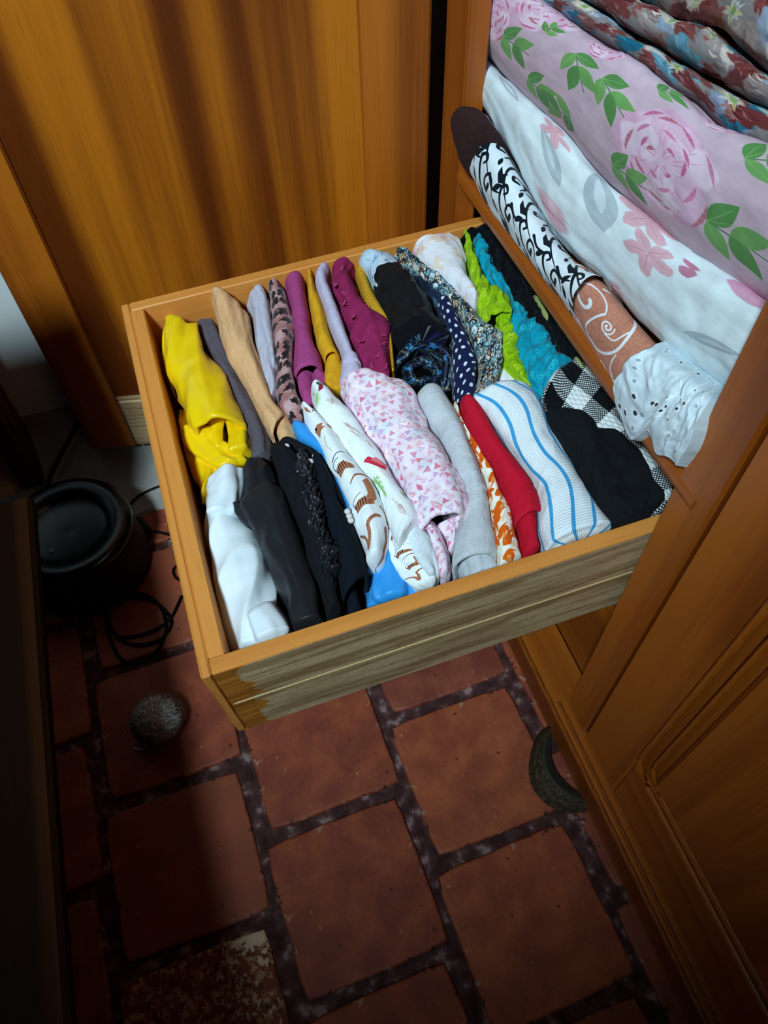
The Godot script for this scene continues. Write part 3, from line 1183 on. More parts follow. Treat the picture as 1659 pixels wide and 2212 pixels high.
func room() -> void:
	var fl := struct("floor", bx(Vector3(-3.8, -0.12, -1.0), Vector3(0.9, -0.006, 4.1), 2, 0.001), M.grout)
	# terracotta tiles in running bond
	var cl := []
	var cols := [[rgb(150, 74, 52), rgb(186, 98, 62)], [rgb(138, 66, 50), rgb(172, 88, 58)], [rgb(146, 80, 56), rgb(168, 84, 60)], [rgb(128, 62, 48), rgb(160, 84, 62)]]
	for i in 4:
		cl.append(mat(Color.WHITE, clay(20 + i * 3, cols[i][0], cols[i][1]), 0.5, {"spec": 0.35}))
	var flaked := mat(Color.WHITE, flaked_tile(), 0.8)
	var shapes := []
	for i in 4:
		shapes.append(tile_shape(i + 1))
	var r := RandomNumberGenerator.new()
	r.seed = 7
	for ci in range(-4, 4):
		for k in range(-4, 6):
			var x := -0.4525 + ci * 0.2145
			var z := (0.1325 if ci % 2 == 0 else 0.0235) + k * 0.2135
			var t := MeshInstance3D.new()
			t.name = "tile"
			t.mesh = shapes[r.randi() % 4]
			var worn := ci == -1 and k == 1
			t.material_override = flaked if worn else cl[r.randi() % 4]
			t.position = Vector3(x - 0.03 * z, r.randf_range(-0.0012, 0.0012), z + 0.02 * (x + 0.45))
			t.rotation.y = 0.03 + r.randf_range(-0.008, 0.008)
			if worn:
				t.set_meta("label", "flaked terracotta tile with cream patches")
			fl.add_child(t, true)
	struct("wall_back", bx(Vector3(-3.8, -0.1, -0.92), Vector3(0.9, 2.7, -0.79), 1, 0.001), M.plaster)
	struct("wall_left", bx(Vector3(-3.8, -0.1, -0.95), Vector3(-3.6, 2.7, 4.2), 1, 0.001), M.plaster)
	struct("wall_right", bx(Vector3(0.66, -0.1, -0.95), Vector3(0.8, 2.7, 4.2), 1, 0.001), M.plaster)
	struct("wall_front", bx(Vector3(-3.8, -0.1, 4.0), Vector3(0.9, 2.7, 4.14), 1, 0.001), M.plaster)
	struct("ceiling", bx(Vector3(-3.8, 2.6, -0.95), Vector3(0.9, 2.75, 4.2), 0, 0.001), M.dark)
	# the rough plaster foot of the wall
	var rows := []
	var uvs := []
	var n := fast(9, 6.0, 3)
	var prof := [V(-0.79, 0.12), V(-0.788, 0.10), V(-0.775, 0.07), V(-0.73, 0.03), V(-0.66, 0.012), V(-0.60, 0.006), V(-0.585, -0.006)]
	for i in 60:
		var x := -2.4 + i * 0.04
		var row := PackedVector3Array()
		var uv := PackedVector2Array()
		for k in prof.size():
			var p: Vector2 = prof[k]
			var q := n.get_noise_2d(x, k * 0.2) * 0.012
			row.append(Vector3(x, p.y + (absf(q) * 0.4 if k < 6 else 0.0), p.x + (q if k > 2 else 0.0)))
			uv.append(V(x * 2, k * 0.2))
		rows.append(row)
		uvs.append(uv)
	struct("baseboard_back", grid(rows, uvs), M.cement)


func tile_shape(sd: int) -> ArrayMesh:
	var r := RandomNumberGenerator.new()
	r.seed = sd
	var ring := []
	var h := 0.0985
	for s in 4:
		for k in 7:
			var t := -1.0 + 2.0 * k / 7.0
			var p := V(t * h, -h).rotated(s * PI / 2)
			if k == 0:
				p *= 0.965
			ring.append(p * (1.0 + r.randf_range(-0.012, 0.008)))
	var rows := []
	var uvs := []
	for q in [[1.0, -0.012], [1.0, -0.004], [0.985, -0.0012], [0.955, 0.0], [0.5, 0.0006], [0.001, 0.0008]]:
		var row := PackedVector3Array()
		var uv := PackedVector2Array()
		for i in ring.size() + 1:
			var p: Vector2 = ring[i % ring.size()] * q[0]
			row.append(Vector3(p.x, q[1], p.y))
			uv.append(V(0.5, 0.5) + p * 4.9)
		rows.append(row)
		uvs.append(uv)
	return grid(rows, uvs)


func moulding(pts: Array, r: float) -> ArrayMesh:
	return tube(pts, r, 8, 1)


func wardrobe() -> void:
	var w := thing("wardrobe", "varnished orange wood wardrobe with one door swung open and a drawer pulled out", "wardrobe")
	var f := -0.088
	# frame
	part(w, "stile", bx(Vector3(f, 0.06, -0.570), Vector3(-0.06, 2.2, -0.507), 1, 0.003), M.smooth)
	part(w, "stile", bx(Vector3(f, 0.064, 0.004), Vector3(-0.074, 2.2, 0.0525), 1, 0.003, V(0.31, 0.2)), M.smooth)
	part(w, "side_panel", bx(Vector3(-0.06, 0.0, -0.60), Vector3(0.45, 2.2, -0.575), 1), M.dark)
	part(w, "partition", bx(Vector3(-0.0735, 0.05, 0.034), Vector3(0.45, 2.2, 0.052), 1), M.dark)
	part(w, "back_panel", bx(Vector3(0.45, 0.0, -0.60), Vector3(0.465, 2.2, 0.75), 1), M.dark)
	part(w, "top_panel", bx(Vector3(f, 2.2, -0.60), Vector3(0.465, 2.225, 0.75), 2), M.wood)
	part(w, "shelf", shelf_board(), M.smooth)
	part(w, "inner_floor", bx(Vector3(-0.048, 0.03, -0.575), Vector3(0.45, 0.05, 0.006), 2), M.wood)
	# plinth with its ledge and two beads
	part(w, "plinth", bx(Vector3(-0.112, 0.0, -0.60), Vector3(-0.094, 0.058, 1.3), 2, 0.003), M.smooth)
	part(w, "ledge", bx(Vector3(-0.112, 0.0585, -0.60), Vector3(-0.0475, 0.0635, 1.3), 2, 0.001), M.smooth)
	part(w, "bead", moulding([Vector3(-0.1105, 0.0625, -0.6), Vector3(-0.1105, 0.0625, 1.3)], 0.0035), M.wood)
	part(w, "bead", moulding([Vector3(-0.1, 0.0645, 0.0), Vector3(-0.1, 0.0645, 1.3)], 0.0028), M.wood)
	near_door(w, f)
	far_door(w)
	drawer(w)


func shelf_board() -> ArrayMesh:
	var prof := []                                       # rounded nose
	for k in 9:
		var a := PI / 2 - PI * k / 8.0
		prof.append(V(-0.081 - cos(a) * 0.009, 0.592 + signf(sin(a)) * pow(absf(sin(a)), 0.7) * 0.011))
	var rows := []
	var uvs := []
	for z in [-0.507, 0.033]:
		var row := PackedVector3Array([Vector3(0.45, 0.603, z)])
		var uv := PackedVector2Array([V(1.1, z * 0.5)])
		for k in prof.size():
			row.append(Vector3(prof[k].x, prof[k].y, z))
			uv.append(V(0.05 * k / 8.0, z * 0.5))
		row.append(Vector3(0.45, 0.581, z))
		uv.append(V(1.1, z * 0.5))
		rows.append(row)
		uvs.append(uv)
	return grid(rows, uvs)


func near_door(w: Node3D, f: float) -> void:
	var d := part(w, "door", bx(Vector3(f + 0.007, 0.18, 0.13), Vector3(f + 0.018, 2.18, 0.6), 1, 0.002, V(0.6, 0.1)), M.smooth)
	part(d, "stile", bx(Vector3(f, 0.067, 0.0565), Vector3(f + 0.022, 2.19, 0.136), 1, 0.003, V(0.13, 0.3)), M.smooth)
	part(d, "stile", bx(Vector3(f, 0.067, 0.58), Vector3(f + 0.022, 2.19, 0.66), 1, 0.003, V(0.73, 0.3)), M.smooth)
	part(d, "rail", bx(Vector3(f, 0.067, 0.1365), Vector3(f + 0.022, 0.186, 0.5795), 2, 0.003, V(0.2, 0.6)), M.smooth)
	part(d, "rail", bx(Vector3(f, 2.08, 0.1365), Vector3(f + 0.022, 2.19, 0.5795), 2, 0.003, V(0.5, 0.6)), M.smooth)
	part(d, "raised_field", bx(Vector3(f - 0.003, 0.215, 0.168), Vector3(f + 0.012, 2.05, 0.555), 1, 0.012, V(0.42, 0.55)), M.smooth)
	for q in [[0.0, 0.0042, 0.0], [0.017, 0.0032, 0.003]]:
		var o: float = q[0]
		var x: float = f + q[2]
		var pts := [Vector3(x, 2.07, 0.138 + o), Vector3(x, 0.225 + o, 0.138 + o)]
		for k in 6:
			var a := PI / 2 * k / 5.0
			pts.append(Vector3(x, 0.188 + o + 0.03 * (1 - sin(a)), 0.138 + o + 0.03 * (1 - cos(a))))
		pts.append(Vector3(x, 0.188 + o, 0.58))
		part(d, "bead", moulding(pts, q[1]), M.smooth)


func far_door(w: Node3D) -> void:
	# hung on the far stile and swung out past a right angle, along the wall
	var wd := 0.6157
	var a := Vector3(-0.69894, 0.0, -0.72575)
	var t := (Vector3(-0.1, 0.0, -0.583) - a).normalized()
	var d := part(w, "door", bx(Vector3(0.075, 0.17, -0.016), Vector3(0.54, 2.15, -0.006), 1, 0.001), M.panel)
	d.transform = Transform3D(Basis(t, Vector3.UP, t.cross(Vector3.UP)), a)
	part(d, "stile", bx(Vector3(0, 0.06, -0.022), Vector3(0.0815, 2.18, 0), 1, 0.003), M.wood)
	part(d, "stile", bx(Vector3(0.5305, 0.06, -0.022), Vector3(wd, 2.18, 0), 1, 0.003, V(0.27, 0.4)), M.wood)
	part(d, "rail", bx(Vector3(0.082, 0.06, -0.021), Vector3(0.53, 0.178, -0.0005), 0, 0.004, V(0.1, 0.1)), M.raw)
	part(d, "rail", bx(Vector3(0.082, 2.07, -0.021), Vector3(0.53, 2.18, -0.0005), 0, 0.004, V(0.1, 0.1)), M.wood)
	part(d, "sill", bx(Vector3(0.082, 0.1785, -0.012), Vector3(0.53, 0.186, -0.001), 0, 0.002), M.raw)


func drawer(w: Node3D) -> void:
	var d := part(w, "drawer", bx(Vector3(-0.506, -0.166, -0.486), Vector3(0.03, -0.158, -0.014), 0, 0.001), M.raw)
	d.transform = DR
	var st := SurfaceTool.new()
	st.append_from(bx(Vector3(-0.532, -0.172, -0.502), Vector3(-0.522, 0, 0.002), 2, 0.002), 0, Transform3D())
	st.append_from(bx(Vector3(-0.5225, -0.172, -0.4865), Vector3(-0.506, 0, -0.0145), 2, 0.0015), 0, Transform3D())
	part(d, "drawer_front", st.commit(), M.honey)
	var side := varnished_side()
	part(d, "side_board", bx(Vector3(-0.5215, -0.086, -0.0135), Vector3(0.03, -0.0012, 0.002), 0, 0.0012), side)
	part(d, "side_board", bx(Vector3(-0.5215, -0.172, -0.0135), Vector3(0.03, -0.0875, 0.002), 0, 0.0012, V(0.41, 0.0)), side)
	part(d, "glue_joint", bx(Vector3(-0.518, -0.0882, -0.012), Vector3(0.03, -0.0853, 0.0026), 0, 0.0003), mat(Color(0.86, 0.74, 0.52), null, 0.8))
	part(d, "side_lip", bx(Vector3(-0.5215, -0.0014, -0.0138), Vector3(0.03, 0.0, 0.0022), 0, 0.0006, V(0.2, 0.1)), M.honey)
	part(d, "side_board", bx(Vector3(-0.5215, -0.172, -0.502), Vector3(0.03, 0.0, -0.487), 0, 0.0015, V(0.6, 0.3)), M.honey)
	part(d, "back_board", bx(Vector3(0.016, -0.166, -0.486), Vector3(0.03, -0.01, -0.014), 2), M.raw)


func floor_things() -> void:
	# the dark low table at the left edge shades the floor
	var c := thing("low_table", "dark wooden low table with a raised end board along the left edge", "table")
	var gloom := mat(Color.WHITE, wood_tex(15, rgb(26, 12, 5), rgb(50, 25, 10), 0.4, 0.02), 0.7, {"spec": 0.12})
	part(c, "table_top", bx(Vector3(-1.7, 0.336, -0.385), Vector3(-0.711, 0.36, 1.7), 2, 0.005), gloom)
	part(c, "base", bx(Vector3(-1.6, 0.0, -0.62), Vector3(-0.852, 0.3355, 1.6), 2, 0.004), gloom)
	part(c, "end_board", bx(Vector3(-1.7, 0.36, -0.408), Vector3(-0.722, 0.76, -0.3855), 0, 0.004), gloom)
	struct("trim_1", bx(Vector3(-0.845, 0.0, -0.789), Vector3(-0.80, 0.42, -0.705), 1, 0.004, V(0.2, 0.1)), M.dark)
	# black round stand
	var s := thing("round_stand", "glossy black round stand with a raised rim on the floor by the wall", "stand")
	s.position = Vector3(-0.742, 0.0, -0.513)
	part(s, "body", lathe([Vector2(0.104, 0.001), Vector2(0.107, 0.006), Vector2(0.104, 0.05), Vector2(0.1, 0.098), Vector2(0.095, 0.104)], 64), mat(Color(0.012, 0.012, 0.014), null, 0.6))
	part(s, "rim", lathe([Vector2(0.094, 0.1), Vector2(0.101, 0.103), Vector2(0.1045, 0.11), Vector2(0.103, 0.118), Vector2(0.096, 0.124), Vector2(0.087, 0.126), Vector2(0.076, 0.1235), Vector2(0.066, 0.118), Vector2(0.061, 0.112)], 72), M.black)
	part(s, "recessed_top", lathe([Vector2(0.0615, 0.1125), Vector2(0.05, 0.108), Vector2(0.02, 0.105), Vector2(0.001, 0.106)], 48), M.black)
	part(s, "button", lathe([Vector2(0.0045, 0.105), Vector2(0.004, 0.109), Vector2(0.0005, 0.1095)], 16), mat(Color(0.5, 0.6, 0.66), null, 0.3)).position = Vector3(-0.03, 0, 0.03)
	# cords
	var ad := thing("power_adapter", "small black plug adapter on the floor beside the round stand", "adapter")
	ad.position = Vector3(-0.655, 0, -0.548)
	ad.rotation.y = 0.4
	part(ad, "body", bx(Vector3(-0.024, 0.0, -0.02), Vector3(0.024, 0.03, 0.02), 1, 0.006), M.cord)
	part(ad, "prong", bx(Vector3(0.006, 0.008, -0.034), Vector3(0.01, 0.016, -0.018), 1, 0.001), mat(Color(0.5, 0.42, 0.3), null, 0.4))
	part(ad, "prong", bx(Vector3(-0.008, 0.008, -0.034), Vector3(-0.004, 0.016, -0.018), 1, 0.001), mat(Color(0.5, 0.42, 0.3), null, 0.4))
	var k := part(self, "coiled_cable", tube(on_floor(4, [[-601, -396], [-622, -364], [-641, -351], [-673, -346], [-708, -353], [-723, -379], [-718, -416], [-691, -429], [-661, -421], [-640, -392], [-634, -359], [-639, -334], [-659, -306], [-687, -295], [-713, -313], [-725, -351], [-728, -392], [-716, -419], [-686, -422], [-649, -403], [-627, -366], [-629, -343], [-653, -326], [-690, -332], [-717, -356]]), 0.0028, 8, 8), M.cord)
	tag(k, "black cable lying in a loose coil on the tiles", "cable")
	k = part(self, "cable", tube(on_floor(5, [[-684, -548], [-684, -511], [-691, -481]]) , 0.0024, 8, 6), M.cord)
	tag(k, "short straight black cable below the adapter", "cable")
	k = part(self, "cable_001", tube(on_floor(5, [[-666, -544], [-659, -523], [-661, -499], [-667, -477], [-682, -470]]), 0.0024, 8, 6), M.cord)
	tag(k, "black cable curving down in a hook beside the round stand", "cable")
	k = part(self, "cable_002", tube(on_floor(10, [[-660, -556], [-635, -547], [-595, -522], [-559, -501]]), 0.0024, 8, 6), M.cord)
	tag(k, "black cable running from the adapter under the drawer front", "cable")
	k = part(self, "cable_003", tube(on_floor(14, [[-669, -582], [-663, -604], [-643, -626], [-603, -637], [-569, -636]]), 0.0022, 8, 6), M.cord)
	tag(k, "thin black cable arching up over the plaster wall foot", "cable")
	k = part(self, "cable_004", tube([Vector3(-0.66, 0.115, -0.778), Vector3(-0.70, 0.10, -0.772), Vector3(-0.745, 0.065, -0.745), Vector3(-0.78, 0.05, -0.70), Vector3(-0.79, 0.06, -0.64)], 0.0042, 8, 6), M.cord)
	tag(k, "thick black cable on the wall between the open door and the round stand", "cable")
	k = part(self, "cable_005", tube(on_floor(5, [[-596, -424], [-605, -437], [-606, -452], [-598, -459]]), 0.0022, 8, 6), M.cord)
	tag(k, "tiny loop of black cable peeping out under the drawer front", "cable")
	# pompom
	var p := thing("pompom", "fluffy white pompom with a short tail lying on the tiles", "pompom")
	p.position = Vector3(-0.668, 0.0, -0.182)
	var fluff := mat(Color(0.86, 0.85, 0.82), null, 0.95)
	var rows := []
	var uvs := []
	var nz := fast(4, 1.0, 2)
	for j in 29:
		var row := PackedVector3Array()
		var uv := PackedVector2Array()
		for i in 61:
			var th := PI * j / 28.0
			var ph := TAU * (i % 60) / 60.0
			var q := Vector3(sin(th) * cos(ph), cos(th), sin(th) * sin(ph))
			row.append(q * 0.034 * Vector3(1.06, 0.86, 1.0) * (1.0 + 0.12 * nz.get_noise_3dv(q * 4.0)) + Vector3(0, 0.03, 0))
			uv.append(V(i / 10.0, j / 10.0))
		rows.append(row)
		uvs.append(uv)
	part(p, "core", grid(rows, uvs), fluff)
	var tuft := SurfaceTool.new()
	tuft.begin(Mesh.PRIMITIVE_TRIANGLES)
	var r := RandomNumberGenerator.new()
	r.seed = 5
	for i in 5200:
		var q := Vector3(r.randfn(), r.randfn(), r.randfn()).normalized()
		if q.y < -0.75:
			continue
		var wide := q.cross(Vector3(r.randfn(), r.randfn(), r.randfn())).normalized() * 0.0007
		var b := q * 0.031 * Vector3(1.06, 0.86, 1.0) + Vector3(0, 0.03, 0)
		var e := q * (0.0375 + r.randf() * 0.003) * Vector3(1.06, 0.86, 1.0) + Vector3(r.randfn(), r.randfn(), r.randfn()) * 0.0012 + Vector3(0, 0.03, 0)
		e.y = maxf(e.y, 0.001)
		for v: Vector3 in [b - wide, b + wide, e]:
			tuft.set_normal(q)
			tuft.add_vertex(v)
	var tf := part(p, "tufts", tuft.commit(), fluff)
	tf.set_meta("kind", "stuff")
	part(p, "tail", tube([Vector3(-0.02, 0.006, 0.022), Vector3(-0.034, 0.004, 0.027), Vector3(-0.046, 0.005, 0.022)], 0.0022, 8, 6, 0.0012), fluff)
	# dark crescent against the plinth
	var cr := thing("clay_bowl", "dark mottled crescent of a shallow bowl pushed against the wardrobe base", "bowl")
	var bowl := mat(Color.WHITE, ramp_tex(128, 128, 0.05, 12, [[0.0, rgb(40, 30, 20)], [1.0, rgb(92, 76, 54)]], 4), 0.7)
	var inner := mat(Color(0.26, 0.26, 0.22), null, 0.6)
	part(cr, "outer_wall", crescent([[0.0, 0.0], [0.1, 0.012], [0.45, 0.022], [0.55, 0.023]]), bowl)
	part(cr, "rim", crescent([[0.55, 0.023], [0.6, 0.0245], [0.72, 0.0165], [1.0, 0.004], [1.0, 0.0]]), inner)


func crescent(prof: Array) -> ArrayMesh:
	var out_ := on_floor(0, [[-100, 7], [-133, 18], [-159, 46], [-172, 78], [-166, 107], [-146, 128], [-114, 141]])
	var in_ := on_floor(0, [[-100, 14], [-116, 31], [-127, 54], [-129, 73], [-124, 92], [-115, 107], [-101, 123]])
	var rows := []
	var uvs := []
	for j in 41:
		var t := j / 40.0
		var a := spline(out_, t)
		var b := spline(in_, t)
		var row := PackedVector3Array()
		var uv := PackedVector2Array()
		for q: Array in prof:
			row.append(a.lerp(b, q[0]) + Vector3.UP * (q[1] * (0.35 + 0.65 * sin(PI * clampf(t, 0.03, 0.97)))))
			uv.append(V(q[0], t * 3))
		rows.append(row)
		uvs.append(uv)
	return grid(rows, uvs)


func shelf_linen() -> void:
	var up := Vector3(-0.65, 0.76, 0).normalized()
	var g := "linen folded on the shelf above the drawer"
	var t := thing("folded_cloth", "dull brown folded cloth poking out behind the black and white print", "cloth", g)
	part(t, "folded_body", cloth(on_x(-95, [[650, -493], [637, -485], [623, -468]]), on_x(-78, [[680, -480], [687, -463], [685, -437]]), {"up": up, "b": 0.03, "c0": 0.005, "wl": 0.001, "seed": 3}), fab(Color(0.24, 0.15, 0.15)))
	t = thing("rolled_fabric", "white fabric roll printed with black curling scrolls", "fabric", g)
	part(t, "rolled_body", cloth(on_x(-79, [[612, -505], [603, -464], [595, -409], [596, -334], [598, -275], [600, -230], [602, -195]]), on_x(-62, [[671, -481], [659, -448], [650, -400], [637, -342], [631, -283], [636, -236], [653, -192]]), {"up": up, "b": 0.036, "c0": 0.003, "c1": 0.0, "unit": true, "wl": 0.0012, "wc": 0.001, "cr": 0.0005, "seed": 11, "nv": 90}), printed(acanthus(), {"ns": 0.2}))
	t = thing("rolled_fabric", "terracotta fabric with thin white spiral lines between black scrolls and white lace", "fabric", g)
	part(t, "rolled_body", cloth(on_x(-73, [[594, -257], [592, -217], [587, -178], [580, -139], [570, -106]]), on_x(-55, [[627, -258], [638, -213], [639, -166], [641, -117], [646, -79]]), {"up": up, "b": 0.033, "c0": 0.0, "c1": 0.002, "unit": true, "wl": 0.001, "wc": 0.0008, "cr": 0.0004, "seed": 12}), printed(white_swirls(), {"ns": 0.2}))
	t = thing("lace_cloth", "white eyelet lace cloth spilling over the shelf edge", "lace cloth", g)
	var rows := [on_x(-100, [[613, -98], [600, -78], [590, -52], [618, -37], [609, -18], [619, -5], [623, 9]]), on_x(-104, [[634, -93], [631, -73], [627, -45], [642, -30], [646, -13], [651, 0], [656, 13]]), on_x(-100, [[655, -89], [657, -67], [661, -43], [669, -25], [672, -13], [676, -1], [678, 9]]), on_x(-86, [[668, -85], [674, -66], [679, -47], [684, -33], [686, -20], [687, -11], [689, -2]]), on_x(-56, [[654, -101], [659, -83], [662, -64], [665, -52], [668, -40], [670, -31], [671, -24]])]
	part(t, "lace_panel", sheet(rows, {"skirt": Vector3(0.02, -0.012, 0), "unit": true, "cr": 0.0016, "wc": 0.0015, "seed": 8, "nu": 80, "nv": 80}), printed(eyelet(), {"rough": 0.7, "ns": 0.25}))
	t = thing("folded_bedspread", "white bedspread with grey leaves and pink blossoms under the pink one", "bedspread", g)
	part(t, "folded_body", cloth(on_x(-48, [[674, -551], [660, -527], [654, -478], [641, -422], [622, -360], [616, -306], [622, -254], [630, -203], [635, -146], [641, -104], [652, -64], [661, -34], [668, -5]]), on_x(-30, [[702, -568], [694, -529], [696, -478], [701, -414], [706, -361], [702, -298], [704, -243], [709, -195], [714, -151], [723, -106], [731, -71], [735, -40], [739, -18]]), {"up": up, "back": Vector3(0.99, 0.1, 0), "dep": 0.22, "b": 0.038, "c0": 0.016, "c1": 0.004, "unit": true, "wl": 0.002, "wc": 0.0008, "cr": 0.0006, "seed": 13, "nv": 100, "nu": 50}), printed(pale_blossoms(), {"ns": 0.22}))
	t = thing("folded_bedspread", "pink bedspread with big roses and green leaves", "bedspread", g)
	part(t, "folded_body", cloth(on_x(-36, [[724, -590], [708, -566], [702, -518], [703, -461], [708, -404], [713, -346], [708, -285], [710, -231], [715, -184], [720, -141], [730, -88], [741, -39], [746, -14]]), on_x(-22, [[786, -565], [788, -494], [789, -440], [792, -401], [795, -346], [799, -309], [806, -267], [806, -230], [808, -196], [807, -156], [813, -130], [824, -86], [827, -67]]), {"up": up, "back": Vector3(0.99, 0.1, 0), "dep": 0.22, "b": 0.045, "c0": 0.02, "c1": 0.004, "unit": true, "wl": 0.0012, "wc": 0.0006, "cr": 0.0005, "seed": 14, "nv": 100, "nu": 50}), printed(roses_print(), {"ns": 0.18}))
	t = thing("folded_quilt", "quilt with painterly teal, burgundy and beige flowers folded in layers on top", "quilt", g)
	part(t, "fold", cloth(on_x(-22, [[783, -528], [786, -478], [794, -413], [802, -335], [807, -279], [809, -227], [813, -196], [811, -160], [813, -136], [822, -96]]), on_x(-10, [[798, -479], [801, -430], [809, -373], [810, -321], [815, -270], [816, -240], [819, -218], [822, -198], [826, -158], [835, -115]]), {"up": up, "back": Vector3(0.99, 0.1, 0), "dep": 0.22, "b": 0.018, "c0": 0.004, "c1": 0.002, "unit": true, "wc": 0.002, "cr": 0.001, "seed": 15, "nv": 90}), printed(painterly(3)))
	part(t, "fold", cloth(on_x(-15, [[806, -461], [811, -412], [818, -360], [819, -310], [824, -260], [825, -231], [828, -211], [831, -191], [834, -152], [841, -108]]), on_x(-2, [[826, -388], [830, -350], [832, -316], [835, -294], [843, -246], [847, -231], [849, -220], [848, -194], [845, -151], [847, -114]]), {"up": up, "back": Vector3(0.99, 0.1, 0), "dep": 0.22, "b": 0.022, "c0": 0.004, "c1": 0.002, "unit": true, "wc": 0.002, "cr": 0.001, "seed": 16, "nv": 90}), printed(painterly(6)))
	part(t, "fold", cloth(on_x(-8, [[835, -381], [838, -339], [844, -284], [852, -237], [858, -211], [856, -184], [854, -145], [855, -106]]), on_x(5, [[873, -277], [876, -240], [875, -215], [881, -195], [883, -183], [884, -164], [884, -149], [884, -124]]), {"up": up, "back": Vector3(0.99, 0.1, 0), "dep": 0.22, "b": 0.03, "c0": 0.004, "c1": 0.002, "unit": true, "wc": 0.002, "cr": 0.001, "seed": 17, "nv": 90}), printed(painterly(9)))


const IN_DRAWER := "rolled clothes packed in the open drawer"


func garment(called: String, label: String, category: String) -> Node3D:
	return thing(called, label, category, IN_DRAWER)


func back_row() -> void:
	var t: Node3D
	# yellow satin in the far front corner
	var satin := mat(Color(0.97, 0.80, 0.04), null, 0.28, {"spec": 0.55, "aniso": 0.5, "rim": 0.2})
	t = garment("satin_blouse", "bright yellow satin blouse rolled in the drawer corner", "blouse")
	part(t, "rolled_body", roll([[-486, -459, -466, -464], [-495, -438, -448, -445], [-496, -395, -442, -399], [-492, -356, -437, -356], [-488, -325, -434, -322], [-483, -295, -430, -284]], -0.026 * 1000, {"b": 0.026, "c0": 0.012, "hollow": true, "wl": 0.001, "wc": 0.001, "cr": 0.0, "fold": 0.0042, "seed": 21, "dep": 0.08}), satin)
	part(t, "outer_flap", roll([[-486, -484, -473, -482], [-496, -448, -481, -468], [-502, -410, -490, -425], [-501, -384, -493, -394]], -34, {"b": 0.014, "c0": 0.006, "fold": 0.003, "seed": 22, "dep": 0.04}), satin)
	part(t, "inner_fold", roll([[-470, -317, -453, -313], [-472, -295, -459, -291], [-471, -270, -461, -272]], -36, {"b": 0.012, "c0": 0.0, "fold": 0.003, "seed": 23, "wl": 0.004, "dep": 0.05}), satin)
	part(t, "inner_fold", roll([[-452, -308, -428, -297], [-453, -285, -429, -281], [-456, -258, -433, -259]], -36, {"b": 0.014, "c0": 0.0, "fold": 0.003, "seed": 24, "wl": 0.005, "dep": 0.05}), satin)
	part(t, "sleeve", roll([[-500, -308, -483, -313], [-501, -292, -467, -297], [-490, -266, -452, -272], [-470, -245, -440, -248]], -44, {"b": 0.018, "c0": 0.008, "fold": 0.003, "seed": 25, "wl": 0.006, "wc": 0.003, "dep": 0.06}), satin)
	part(t, "sleeve", roll([[-493, -273, -474, -275], [-496, -261, -468, -262], [-495, -240, -471, -245], [-496, -220, -484, -230]], -52, {"b": 0.016, "c0": 0.006, "fold": 0.003, "seed": 26, "wl": 0.006, "wc": 0.003, "dep": 0.05}), satin)
	part(t, "sleeve", roll([[-502, -363, -487, -346], [-504, -338, -493, -330], [-501, -307, -490, -305], [-498, -254, -488, -257]], -60, {"b": 0.012, "c0": 0.006, "fold": 0.003, "seed": 27, "wl": 0.005, "dep": 0.04}), satin)

	t = garment("rolled_blouse", "smoky grey thin blouse rolled beside the yellow satin", "blouse")
	part(t, "rolled_body", roll([[-449, -463, -425, -456], [-449, -432, -426, -429], [-441, -389, -424, -381], [-433, -343, -417, -343], [-428, -306, -411, -301], [-426, -272, -408, -264], [-433, -238, -410, -240]], -34, {"b": 0.018, "c0": 0.004, "wl": 0.003, "seed": 31, "dep": 0.08}), fab(Color(0.38, 0.35, 0.39), 0.6))
	t = garment("rolled_blouse", "peach beige top rolled into a long cone", "top")
	var peach := fab(Color(0.93, 0.72, 0.52))
	part(t, "rolled_body", roll([[-424, -484, -406, -484], [-425, -441, -393, -469], [-425, -387, -387, -438], [-417, -345, -391, -404], [-412, -299, -390, -359], [-408, -275, -390, -305], [-404, -258, -383, -280]], -24, {"b": 0.024, "c0": 0.012, "hollow": true, "wl": 0.003, "wc": 0.001, "cr": 0.001, "seed": 32, "dep": 0.08, "hs": [4, 6, 0, 0]}), peach)
	part(t, "inner_fold", roll([[-395, -278, -379, -281], [-396, -262, -380, -264], [-396, -245, -383, -245]], -30, {"b": 0.014, "c0": 0.0, "wl": 0.005, "seed": 33, "dep": 0.05}), peach)
	t = garment("rolled_blouse", "pale grey lilac top rolled between peach and leopard print", "top")
	var lil := fab(Color(0.80, 0.78, 0.84))
	part(t, "rolled_body", roll([[-383, -473, -358, -484], [-383, -446, -356, -476], [-390, -393, -357, -448], [-393, -354, -365, -406], [-397, -328, -372, -370], [-396, -313, -376, -346], [-396, -300, -381, -321]], -28, {"b": 0.02, "c0": 0.008, "wl": 0.003, "seed": 34, "dep": 0.08}), lil)
	part(t, "front_fold", roll([[-371, -481, -358, -484], [-373, -457, -356, -468], [-376, -420, -360, -433], [-379, -382, -366, -392], [-380, -351, -373, -356]], -20, {"b": 0.014, "c0": 0.006, "wl": 0.002, "seed": 35, "dep": 0.05}), lil)
	t = garment("rolled_dress", "leopard print dress in dusty pink and black rolled up", "dress")
	part(t, "rolled_body", roll([[-352, -484, -334, -484], [-353, -468, -331, -466], [-361, -425, -336, -427], [-370, -381, -344, -385], [-377, -344, -355, -349], [-386, -311, -361, -319], [-387, -286, -362, -296], [-382, -259, -355, -265]], -24, {"b": 0.022, "c0": 0.01, "us": 0.11, "wl": 0.002, "wc": 0.002, "cr": 0.001, "seed": 36, "dep": 0.08}), printed(leopard(), {"rim": 0.4, "rough": 0.7}))
	t = garment("rolled_shirt", "orchid pink shirt rolled with an open hem", "shirt")
	var orchid := fab(Color(0.70, 0.29, 0.52))
